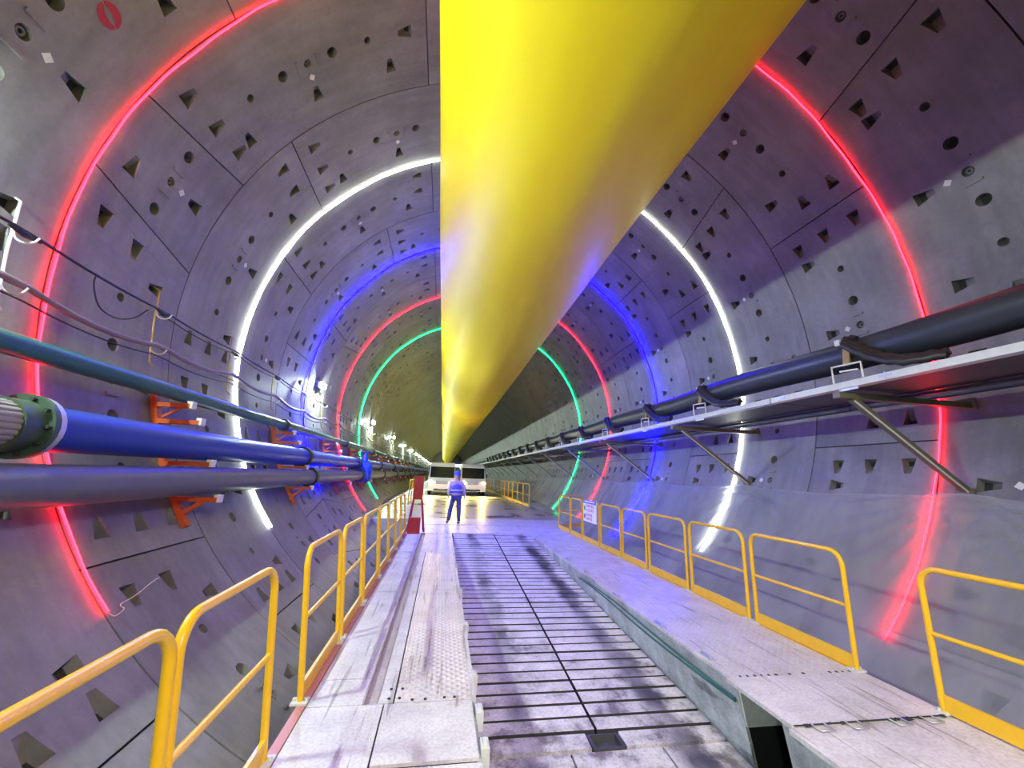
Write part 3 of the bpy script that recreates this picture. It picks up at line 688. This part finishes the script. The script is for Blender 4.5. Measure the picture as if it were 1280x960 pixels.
for y in (-6, 3.74):
    for k in range(nn):
        a = 2*math.pi*k/nn; r = .188+(.007 if (k % 3) else -.003); V.append((r*math.cos(a), y, r*math.sin(a)))
b.add(V, [(k, (k+1) % nn, nn+(k+1) % nn, nn+k) for k in range(nn)]); b.build('ribbed_sleeve', m_hose, hs)
b = MB(); b.tube([(0, 3.66, 0), (0, 3.83, 0)], .215, 24); b.build('collar', m_flgreen, hs)
kp = straight('grey_pipe', -4.75, 1.515, .18, m_greyp, 'thick dark grey steel pipe, lowest of the pipes on the left wall', -6, 130)
for y in [10.7+6*i for i in range(14)]: flange(kp, y, .235, .13, m_flange)

vv = thing('gate_valve', 'bright blue gate valve fitted over the left pipes near the green strip', 'valve', (-4.72, 17.4, 1.75))
b = MB(); b.ball((0, 0, -.02), .36, 16, 10, (.95, 1, 1.15)); b.build('body', m_valve, vv)
for y in (-.36, .36):
    b = MB(); b.disc((-.03, y, -.23), (0, 1, 0), .3, .07, 20); b.build('flange', m_valve, vv)
b = MB(); b.tube([(0, 0, .3), (0, 0, .62)], [.15, .1], 12); b.build('bonnet', m_valve, vv)
b = MB(); b.tube([(.2*math.cos(2*math.pi*k/20), .2*math.sin(2*math.pi*k/20), .7) for k in range(20)], .022, 8, closed=True)
for k in range(3): b.bar((0, 0, .7), (.2*math.cos(2.094*k), .2*math.sin(2.094*k), .7), .025, .02)
b.tube([(0, 0, .6), (0, 0, .74)], .03, 8); b.build('handwheel', m_valve, vv)

def pipe_bracket(y, label, group):
    t = thing('pipe_bracket', label, 'bracket', (0, y, 0), group)
    b = MB(); pp = [pol(a, RT-.05) for a in (-104, -109, -114, -119, -123)]
    for p, q in zip(pp[:-1], pp[1:]): b.bar(p, q, .1, .07, up=(1, 0, 0))
    b.build('post', m_orange, t)
    for z, x1 in ((2.56, -5.08), (2.33, -4.92), (1.765, -4.68), (1.30, -4.50)):
        xw = -math.sqrt((RT-.05)**2-(z-ZC)**2)
        a = MB(); a.box((xw-.02, -.05, z-.06), (x1, .05, z+.0)); ar = a.build('arm', m_orange, t)
        c = MB(); c.box((x1, -.052, z-.065), (x1+.03, .052, z+.035)); c.box((x1-.04, -.052, z), (x1, .052, z+.035)); c.build('end_cap', m_white, ar)
    for p_, q_, w1, h1 in (((-5.42, 0, 2.36), (-5.2, 0, 2.5), .04, .03), ((-5.06, 0, .96), (-4.66, 0, 1.26), .08, .05)):
        b = MB(); b.bar(p_, q_, w1, h1); b.build('brace', m_orange, t)
    return t
pb = pipe_bracket(6.2, 'orange pipe bracket on the left wall in front of the white strip', 'pipe brackets')
for i, y in enumerate([2.2]+[10.2+4*k for k in range(10)]):
    dup(pb, (0, y, 0), None, 'orange pipe bracket just outside the left edge of the picture' if i == 0 else f'orange pipe bracket on the left wall, {ORD[i-1]} one beyond the white strip', 'pipe brackets')

# cables and hose above the pipes, hung on rods with hooks
HY = [4.1+2*i for i in range(16)]
def sag_line(th, rad, y0, y1, sag, amp, r, seg=6):
    pts = []; y = y0
    while y <= y1:
        ph = ((y-4.1) % 2.0)/2.0; d = sag*4*ph*(1-ph)
        p = pol(th+amp*math.sin(y*.9), rad, y); p.z -= d; pts.append(p); y += .25
    b = MB(); b.tube(pts, r, seg); return b
tag(sag_line(-91.8, 5.62, -4, 120, .03, .2, .016).build('upper_cable', m_rubber), 'thin black cable, highest along the left wall', 'cable')
tag(sag_line(-92.3, 5.64, 6.0, 60, .06, .25, .009).build('signal_wire', m_rubber), 'very thin black wire drooping just under the top left cable', 'wire')
tag(sag_line(-96.7, 5.62, -4, 120, .10, .5, .034, 10).build('water_hose', m_pinkhose), 'pinkish grey hose sagging between hooks above the green pipe', 'hose')
tag(sag_line(-98.2, 5.66, -4, 60, .07, .3, .01).build('lower_cable', m_rubber), 'thin black cable just under the pinkish hose', 'cable')
b = MB(); b.tube(smooth([pol(-92, 5.66, 4.95), pol(-93.2, 5.7, 5.0), pol(-95.2, 5.72, 5.15), pol(-95.6, 5.72, 5.4), pol(-94.6, 5.7, 5.65), pol(-92.8, 5.66, 5.8)]), .009, 6)
tag(b.build('loose_wire', m_rubber), 'short loop of thin wire hanging from the upper left cable', 'wire')
def cable_hook(y, label, group, mat):
    t = thing('cable_hook', label, 'hook', (0, y, 0), group)
    b = MB(); b.tube([pol(-88.2, RT+.06), pol(-88.8, RT-.05), pol(-94, RT-.07), pol(-99.5, RT-.07), pol(-100.2, RT-.12)], .013, 8); b.build('rod', mat, t)
    for a in (-92.3, -97.6):
        p = pol(a, RT-.07); h = MB(); h.tube(smooth([p+Vector((0, 0, .04)), p+Vector((.02, .02, -.03)), p+Vector((.08, .04, -.06)), p+Vector((.14, .06, -.035)), p+Vector((.165, .07, .02))], 3), .009, 6); h.build('hook', m_white, t)
    c = MB(); p = pol(-91.9, 5.63); c.tube([(p.x, -.14, p.z-.02), (p.x, 0, p.z-.035), (p.x, .16, p.z-.03)], [.015, .034, .012], 8); c.build('cable_wrap', m_rubber, t)
    return t
hk = cable_hook(4.1, 'white cable hook rod at the left edge beside the nearest red strip', 'cable hooks', m_white)
hb = cable_hook(6.05, 'brownish cable hook rod above the orange bracket, between the near red and white strips', 'cable hooks', m_brass)
for i, y in enumerate(HY[2:]): dup(hb, (0, y, 0), None, f'cable hook rod on the left wall, {ORD[i]} one from the white strip onward', 'cable hooks')

# ================================================================== RIGHT CABLE TRAY
tr = thing('cable_tray', 'long steel cable tray shelf on brackets along the right wall', 'cable tray', (0, 0, 0))
ZT = 3.08
for i in range(24):
    y0 = -2.6+4*i; y1 = y0+4
    b = MB(); b.box((3.60, y0+.01, ZT-.055), (3.66, y1-.01, ZT+.03)); b.box((3.66, y0+.01, ZT-.055), (3.72, y1-.01, ZT-.045)); b.build('edge_channel', m_galvw, tr)
    b = MB(); b.box((3.68, y0+.015, ZT-.04), (4.72, y1-.015, ZT-.015)); b.build('tray_panel', m_traydark, tr)
    b = MB(); b.box((5.10, y0+.01, ZT-.08), (5.16, y1-.01, ZT+.02)); b.box((4.64, y0+.01, ZT-.10), (4.72, y1-.01, ZT-.062)); b.build('inner_rail', m_traydark, tr)
for y in (5.2, 6.6, 9.0, 12.3, 3.7, 2.2):
    b = MB(); b.box((3.594, y-.07, ZT-.02), (3.60, y+.07, ZT+.012)); b.box((3.594, y-.004, ZT-.055), (3.601, y+.004, ZT+.045)); b.build('splice_plate', m_galv, tr)
BY = [4.25, 8.1, 12.3, 16.4, 20.5, 24.6, 28.7, 32.8, 36.9, 41, 45.1, 49.2, 53.3, 57.4]
def tray_bracket(y, label, group):
    t = thing('tray_bracket', label, 'bracket', (0, y, 0), group)
    xw = math.sqrt(RT*RT-(2.94-ZC)**2)
    b = MB(); b.box((3.52, -.05, ZT-.18), (xw-.01, .05, ZT-.105)); b.build('arm', m_bronze, t)
    d = MB(); d.bar((3.74, 0, ZT-.17), (5.34, 0, 1.77), .09, .06); d.build('diagonal_strut', m_bronze, t)
    e = MB(); e.bar((3.74, -.04, ZT-.21), (5.3, -.04, 1.755), .012, .02); e.build('strut_flange', m_galvw, t)
    w_ = MB()
    w_.obox(Vector((xw-.02, 0, ZT-.14)), Vector((1, 0, .2)).normalized(), Vector((0, 1, 0)), Vector((-.2, 0, 1)).normalized(), .015, .1, .1)
    p = pol(113.7, RT-.02); nr = (p-Vector((0, 0, ZC))).normalized(); tg = Vector((nr.z, 0, -nr.x)); w_.obox(p, nr, Vector((0, 1, 0)), tg, .015, .1, .09)
    w_.build('wall_plate', m_bronze, t)
    return t
tb = tray_bracket(BY[0], 'steel tray bracket with long diagonal strut, nearest on the right wall', 'tray brackets')
for i, y in enumerate(BY[1:]): dup(tb, (0, y, 0), None, f'steel tray bracket with diagonal strut on the right wall, {ORD[i+1]} from the camera', 'tray brackets')
b = MB(); b.tube([(3.86+.012*math.sin(y*.8), y, 3.52+.02*math.sin(y*1.25)) for y in [-3+.6*i for i in range(210)]], .205, 20)
tag(b.build('main_cable_duct', m_blackhose), 'thick smooth black cable duct lying along the right tray', 'cable')
UY = [4.12, 7.16, 9.4, 12.0, 14.5, 17.0, 19.5, 22, 24.5, 27, 29.5, 32, 34.5, 37, 39.5, 42, 44.5, 47]
def clamp(y, label, group):
    t = thing('cable_clamp', label, 'clamp', (3.58, y, ZT+.03), group)
    b = MB(); b.tube([(0, -.19, 0), (0, -.19, .2), (0, .19, .22), (0, .19, 0)], .013, 6); b.tube([(.02, -.13, .12), (.02, .1, .14)], .013, 6); b.build('wire_frame', m_white, t)
    b = MB(); b.bar((.02, 0, .2), (.06, 0, .47), .09, .025, up=(1, 0, 0)); b.bar((.06, 0, .46), (.14, 0, .6), .08, .02, up=(1, 0, 0)); b.build('strap', m_brass, t)
    b = MB(); b.ball((.1, -.05, .57), .045); b.tube([(.1, -.05, .57), (.1, -.11, .54)], .04, 8); b.build('knob', m_rubber, t)
    b = MB(); b.box((.08, .1, .52), (.14, .17, .6)); b.build('marker_tag', m_paper, t)
    b = MB(); b.box((-.012, -.12, -.13), (.0, .12, -.1)); b.build('clip_plate', m_galv, t)
    return t
cl = clamp(UY[0], 'white wire clamp with brass strap on the right tray, nearest the camera', 'cable clamps on the tray')
def swag(y, k=0):
    b = MB()
    for q in range(3):
        dx = .02*q-.02; pts = []
        for i in range(15):
            t = i/14; yy_ = y-.02-.95*t
            z = ZT+.50-.40*math.sin(min(1, t*1.35)*math.pi/2)
            pts.append((3.575+dx+.03*math.sin(t*3)+.35*max(0, t-.6), yy_, z+.04*q*(1-.5*t)+.012*math.sin(i*2.6+q)))
        b.tube(pts, .046, 7)
    o = b.build('cable_loop', m_rubber); return o
for i, y in enumerate(UY):
    if i: dup(cl, (3.58, y, ZT+.03), None, f'white wire clamp with brass strap on the right tray, {ORD[i]} from the camera', 'cable clamps on the tray')
sw = swag(0); sw.location = (0, UY[0], 0); tag(sw, 'black cable bundle sagging under the nearest tray clamp', 'cable', 'sagging cable loops')
for i, y in enumerate(UY[1:]):
    o = sw.copy(); C.objects.link(o); o.location = (0, y, 0); o['label'] = f'black cable bundle sagging beside the {ORD[i+1]} tray clamp from the camera'

# ================================================================== PLASTIC SHEET
NS = 56
YS = [-1.0+.07*i for i in range(230)]; YS += [YS[-1]+.4*(i+1) for i in range(116)]; NY = len(YS)-1
V = []; HEM = []
FIX = [.15]+BY
for y in YS:
    by = min(FIX, key=lambda q: abs(y-q)); near = abs(y-by); h = min(1, near/2.0)
    top = 113.9+1.1*h**.7
    for j in range(NS+1):
        s = (j/NS)**1.3; a = top+(147-top)*s; dv = s*3.35
        # folds fan out from the points where the film is tied up under the struts
        fi = math.atan2(dv+.03, y-by); dd = math.hypot(dv, near)
        fan = .045*math.exp(-dd*dd*.55)*min(1, dd*3)*(math.sin(fi*27)+.5*math.sin(fi*61+2))
        rip = .012*math.sin(y*1.3+s*5)+.006*math.sin(y*3.1-s*4+1)
        V.append(pol(a, RT-.10-.05*h*math.sin(math.pi*min(1, s*1.3))+fan+rip*min(1, s*4)*(.6+.4*h), y))
        if j == 0: HEM.append(V[-1])
b = MB(); b.add(V, [(i*(NS+1)+j, i*(NS+1)+j+1, (i+1)*(NS+1)+j+1, (i+1)*(NS+1)+j) for i in range(NY) for j in range(NS)], True)
b.tube(HEM, .010, 5)
tag(b.build('plastic_sheet', m_film), 'milky plastic sheet covering the lower right tunnel wall', 'plastic sheet')

# ================================================================== VANS
m_vbody = simple('white_van_paint', (.74, .75, .72), .25, coat=.5, var=.03)
m_vglass = simple('dark_windscreen', (.012, .018, .018), .15, var=.1, spec=.3)
m_vtrim = simple('black_trim', (.02, .02, .022), .5)
m_head = emit('headlamp_glow', (1, .80, .34), 70)
m_amber = emit('amber_lamp_glow', (1, .45, .12), 40)
m_chrome = simple('chrome_grille', (.6, .6, .6), .2, metal=.9)
m_tyre = simple('tyre_rubber', (.02, .02, .02), .8)
m_numplate = simple('pale_number_plate', (.65, .65, .6), .5)
def van(x, y, wd, label, H=2.2, amber=False):
    t = thing('minibus', label, 'van', (x, y, zf)); h = wd/2; Lg = 5.0
    prof = [(0.05, .28), (-.02, .55), (.0, .92), (.28, 1.12), (.78, 1.95), (1.05, H-.06), (1.5, H), (Lg-.2, H-.02), (Lg, H-.3), (Lg, .3)]
    V = []; n = len(prof)
    bm = bmesh.new()
    ring = []
    for sx, ins in ((-1, .0), (1, .0)):
        ring.append([bm.verts.new((sx*(h-(.10 if z > 1.2 else 0)*min(1, (z-1.1))), yy_, z)) for yy_, z in prof])
    for i in range(n): bm.faces.new((ring[0][i], ring[0][(i+1) % n], ring[1][(i+1) % n], ring[1][i]))
    bm.faces.new(ring[0][::-1]); bm.faces.new(ring[1])
    bmesh.ops.recalc_face_normals(bm, faces=bm.faces)
    bmesh.ops.bevel(bm, geom=list(bm.edges), offset=.055, segments=3, affect='EDGES', profile=.6)
    me = bpy.data.meshes.new('body'); bm.to_mesh(me); bm.free(); me.materials.append(m_vbody)
    me.polygons.foreach_set('use_smooth', [True]*len(me.polygons)); me.set_sharp_from_angle(angle=R_(35)); link('body', me, t)
    b = MB(); d = Vector((0, .5, .83)).normalized(); nn_ = Vector((0, -.83, .5)).normalized(); c = Vector((0, .51, 1.52))
    b.obox(c+nn_*.005, Vector((1, 0, 0)), d, nn_, h-.12, .42, .012); gl = b.build('windscreen', m_vglass, t)
    w2 = MB(); w2.bar(c+nn_*.03+Vector((-.3, 0, 0))-d*.38, c+nn_*.03+Vector((.25, 0, 0))-d*.05, .015, .012); w2.bar(c+nn_*.03+Vector((.3, 0, 0))-d*.38, c+nn_*.03+Vector((.62, 0, 0))-d*.0, .015, .012); w2.build('wiper', m_vtrim, gl)
    for s in (-1, 1):
        q = MB(); q.box((s*h-.012, .95, 1.2), (s*h+.004, Lg-.6, 1.8)); q.build('side_window', m_vglass, t)
        q = MB(); q.ball((s*(h-.2), -.0, .86), .13, 12, 8, (1.15, .35, .8)); q.build('headlamp', m_amber if (amber and s > 0) else m_head, t)
        q = MB(); q.box((s*(h+.04)-.03, .35, 1.22), (s*(h+.04)+.06, .48, 1.5)); q.bar((s*h, .5, 1.3), (s*(h+.04), .42, 1.35), .03, .03); q.build('mirror', m_vtrim, t)
        for wy in (.9, Lg-1.1):
            q = MB(); q.disc((s*(h-.12), wy, .33), (1, 0, 0), .33, .2, 20); wl = q.build('wheel', m_tyre, t)
            q = MB(); q.disc((s*(h-.02), wy, .33), (1, 0, 0), .17, .03, 14); q.build('hub_cap', m_chrome, wl)
    b = MB()
    for k in range(4): b.box((-h*.42, -.045, .74+.055*k), (h*.42, -.0, .77+.055*k))
    b.build('grille', m_chrome, t)
    b = MB(); b.box((-h+.05, -.09, .3), (h-.05, .05, .55)); b.build('bumper', m_vbody, t)
    b = MB(); b.box((-h*.55, -.1, .32), (h*.55, -.085, .44)); b.build('air_intake', m_vtrim, t)
    b = MB(); b.box((-.23, -.11, .42), (.23, -.095, .54)); b.build('number_plate', m_numplate, t)
    for s in (-1, 1):
        L_ = bpy.data.lights.new('headlamp_beam', 'SPOT'); L_.energy = 900; L_.color = (1, .70, .16); L_.spot_size = R_(88); L_.spot_blend = 1.0; L_.shadow_soft_size = .08
        o = bpy.data.objects.new('headlamp_beam', L_); C.objects.link(o); o.parent = t; o.location = (s*(h-.2), -.12, .86); o.rotation_euler = (R_(52), 0, R_(180))
    return t
van(-1.5, 27.6, 1.86, 'white minibus with headlights on, facing the camera, left of the person')
van(.66, 28.2, 1.82, 'white minibus facing the camera, right of the person with an amber glow at its side', amber=True)

# ================================================================== PERSON
def skin(name, chain, edges, mat, parent=None, sub=2, loc=None):
    me = bpy.data.meshes.new(name); me.from_pydata([c[0] for c in chain], edges, [])
    o = bpy.data.objects.new('tmp', me); C.objects.link(o)
    md = o.modifiers.new('s', 'SKIN'); md.use_smooth_shade = True
    for i, c in enumerate(chain):
        r = c[1]; me.skin_vertices[0].data[i].radius = (r, r) if not isinstance(r, tuple) else r
    me.skin_vertices[0].data[0].use_root = True
    s = o.modifiers.new('u', 'SUBSURF'); s.levels = sub; s.render_levels = sub
    dg = bpy.context.evaluated_depsgraph_get(); res = bpy.data.meshes.new_from_object(o.evaluated_get(dg)); res.name = name
    bpy.data.objects.remove(o); res.materials.clear(); res.materials.append(mat)
    res.polygons.foreach_set('use_smooth', [True]*len(res.polygons))
    return link(name, res, parent, loc)
m_skin = simple('skin', (.5, .3, .22), .5); m_vest = simple('blue_work_vest', (.10, .09, .42), .6); m_shirt = simple('pale_work_shirt', (.5, .42, .45), .7)
m_trs = simple('dark_blue_trousers', (.05, .05, .17), .7); m_boot = simple('dark_boots', (.03, .03, .03), .6); m_tape = simple('reflective_tape', (.8, .8, .85), .3)
m_helm = simple('blue_helmet', (.05, .12, .6), .3, coat=.3)
# walking away, weight on the right leg, left foot forward and out
body = [((0, 0, .95), .13), ((0, .01, 1.15), (.14, .10)), ((0, .02, 1.36), (.17, .10)), ((0, .03, 1.47), .085), ((0, .05, 1.54), .052), ((0, .07, 1.62), (.075, .09)), ((0, .075, 1.72), (.068, .085)), ((0, .075, 1.765), .04),
    ((-.20, .02, 1.41), .062), ((-.27, .0, 1.13), .046), ((-.28, .06, .90), .034), ((-.275, .08, .85), (.02, .036)),
    ((.20, .02, 1.41), .062), ((.28, -.02, 1.13), .046), ((.30, .03, .88), .034), ((.30, .045, .83), (.02, .036)),
    ((-.10, 0, .90), .095), ((-.16, .12, .50), .062), ((-.21, .10, .11), .045), ((-.225, .18, .05), .04), ((-.23, .24, .04), .03),
    ((.10, 0, .90), .095), ((.12, .02, .50), .062), ((.13, -.10, .10), .045), ((.135, -.02, .05), .04), ((.14, .06, .04), .03),
    ((0, .165, 1.62), .014)]
ed = [(0,1),(1,2),(2,3),(3,4),(4,5),(5,6),(6,7),(2,8),(8,9),(9,10),(10,11),(2,12),(12,13),(13,14),(14,15),(0,16),(16,17),(17,18),(18,19),(19,20),(0,21),(21,22),(22,23),(23,24),(24,25),(5,26)]
for hx, hand, base in ((-1, 11, Vector((-.275, .08, .85))), (1, 15, Vector((.30, .045, .83)))):
    for f, (dy, L_) in enumerate(((-.028, .075), (-.010, .088), (.010, .084), (.026, .065))):
        i = len(body); a = base+Vector((0, dy, -.02)); b1 = a+Vector((-hx*.004, .004, -.045)); b2 = a+Vector((-hx*.016, .008, -L_))
        body += [(tuple(a), .011), (tuple(b1), .009), (tuple(b2), .0075)]; ed += [(hand, i), (i, i+1), (i+1, i+2)]
    i = len(body); a = base+Vector((0, .035, .0)); body += [(tuple(a), .011), (tuple(a+Vector((-hx*.01, .025, -.03))), .009), (tuple(a+Vector((-hx*.018, .03, -.06))), .008)]; ed += [(hand, i), (i, i+1), (i+1, i+2)]
per = skin('person', body, ed, m_skin, None, 2, (-.95, 14.75, 0))
per.rotation_euler = (0, 0, R_(8))
tag(per, 'person in a vest with two reflective bands and dark trousers, walking on the landing', 'person')
skin('trousers', [((0, 0, .97), (.155, .125)), ((-.10, .0, .88), .112), ((-.16, .12, .50), .085), ((-.205, .10, .12), .07), ((.10, 0, .88), .112), ((.12, .02, .50), .085), ((.13, -.09, .12), .07)], [(0,1),(1,2),(2,3),(0,4),(4,5),(5,6)], m_trs, per)
skin('shirt', [((0, .01, 1.08), (.15, .12)), ((0, .02, 1.36), (.185, .122)), ((0, .03, 1.47), .075), ((-.21, .02, 1.40), .08), ((-.272, .0, 1.13), .062), ((-.28, .05, .94), .048), ((.21, .02, 1.40), .08), ((.282, -.02, 1.13), .062), ((.30, .02, .92), .048)], [(0,1),(1,2),(1,3),(3,4),(4,5),(1,6),(6,7),(7,8)], m_shirt, per)
skin('vest', [((0, .005, .93), (.178, .148)), ((0, .01, 1.12), (.195, .165)), ((0, .015, 1.24), (.215, .17)), ((0, .02, 1.39), (.20, .155))], [(0,1),(1,2),(2,3)], m_vest, per)
for z in (1.02, 1.15):
    b = MB(); b.tube([(.2*math.cos(2*math.pi*k/24), .012+.17*math.sin(2*math.pi*k/24), z) for k in range(24)], .017, 6, closed=True); b.build('reflective_band', m_tape, per)
b = MB(); b.ball((0, .075, 1.735), .118, 16, 10, (.95, 1.1, .8)); b.disc((0, .09, 1.715), (0, 0, 1), .135, .014, 18); b.build('helmet', m_helm, per)
for s in (((-.235, .2, .045), (-.21, .1, .1)), ((.138, .02, .045), (.13, -.09, .1))):
    b = MB(); b.ball(s[0], .085, 10, 7, (.62, 1.55, .52)); b.tube([s[1], (s[1][0], s[1][1], .22)], .062, 10); b.build('boot', m_boot, per)
for s in (-1, 1):
    b = MB(); b.ball((s*.082, .06, 1.63), .03, 8, 6, (.4, .8, 1.2)); b.build('ear', m_skin, per)

# ================================================================== FIRE POINT
st = thing('fire_point_stand', 'red fire equipment board on splayed legs at the end of the left walkway', 'stand', (-2.17, 12.75, 0))
b = MB(); b.box((-.16, -.05, .92), (.13, .05, 1.62)); b.build('board', m_red, st)
for k in range(3):
    b = MB(); b.box((-.15, -.062, .93+.235*k), (.12, -.05, 1.14+.235*k)); b.build('panel', m_red, st)
for x, dx, dy in ((-.13, -.12, -.12), (.11, .14, -.12), (-.13, -.1, .25), (.11, .1, .25)):
    b = MB(); b.bar((x, 0, .94), (x+dx, dy, 0), .04, .04); b.build('leg', m_red, st)
bx = thing('extinguisher_box', 'small red fire extinguisher box on the floor below the red board', 'box', (-2.2, 12.35, 0))
b = MB(); b.box((-.17, -.11, 0), (.17, .11, .42)); b.build('body', m_red, bx)
b = MB(); b.box((-.155, -.122, .02), (.155, -.11, .40)); b.box((.1, -.13, .2), (.125, -.122, .26)); b.build('door', m_red, bx)
b = MB(); b.box((-.175, -.125, .42), (.175, .115, .44)); b.build('lid', m_red, bx)

# ================================================================== NOTICE BOARD on the right rail
m_sgw = simple('white_sign_face', (.8, .8, .8), .5, var=.03); m_sgb = simple('blue_sign_header', (.01, .05, .45), .4); m_sgr = simple('red_sign_lettering', (.6, .02, .05), .5); m_sgg = simple('green_sign_icon', (.05, .3, .12), .5)
sg = thing('notice_board', 'white safety notice with blue header and red characters on the right railing', 'sign', (2.655, 10.5, .55))
b = MB(); b.box((0, 0, 0), (.015, 1.0, .60)); b.build('panel', m_sgw, sg)
b = MB(); b.box((-.004, 0, .49), (0, 1.0, .60)); hd = b.build('header', m_sgb, sg)
b = MB()
for k in range(9): b.box((-.006, .12+.085*k, .53), (-.004, .12+.085*k+.055, .565))
b.build('header_lettering', m_sgw, hd)
def glyph(b, y, z, s):                           # small block character strokes
    L_ = random.sample([((0,.9),(1,1)), ((0,.5),(1,.6)), ((0,0),(1,.1)), ((.45,0),(.57,1)), ((.05,.1),(.17,.9)), ((.8,.1),(.92,.9)), ((.2,.25),(.8,.33)), ((.2,.7),(.8,.78))], 6)
    for (a, c), (d, e_) in L_: b.box((-.004, y-d*s, z+c*s), (-.001, y-a*s, z+e_*s))
b = MB()
for row, (z, s, nchar) in enumerate(((.39, .075, 5), (.28, .075, 5), (.15, .075, 4), (.05, .075, 4))):
    for k in range(nchar): glyph(b, .72-k*.115, z, s)
b.build('lettering', m_sgr, sg)
b = MB(); b.box((-.004, .82, .30), (-.001, .93, .42)); b.build('icon', m_sgg, sg)
b = MB(); b.box((-.004, .82, .08), (-.001, .93, .20)); b.build('icon', m_sgb, sg)

# far gantry with a lit board
m_lit = emit('lit_board_panel', (.55, .8, 1.0), 2.2)
gs = thing('gantry_sign', 'small lit blue and white board over the road far behind the vans', 'sign', (.3, 60, zf))
b = MB(); b.box((-.9, -.05, 2.35), (.9, .05, 2.75)); b.build('panel', m_lit, gs)
for x in (-1.2, 1.2):
    b = MB(); b.bar((x, 0, 0), (x, 0, 2.9), .1, .1); b.build('post', m_galvw, gs)
b = MB(); b.bar((-1.3, 0, 2.9), (1.3, 0, 2.9), .1, .1); b.build('beam', m_valve, gs)
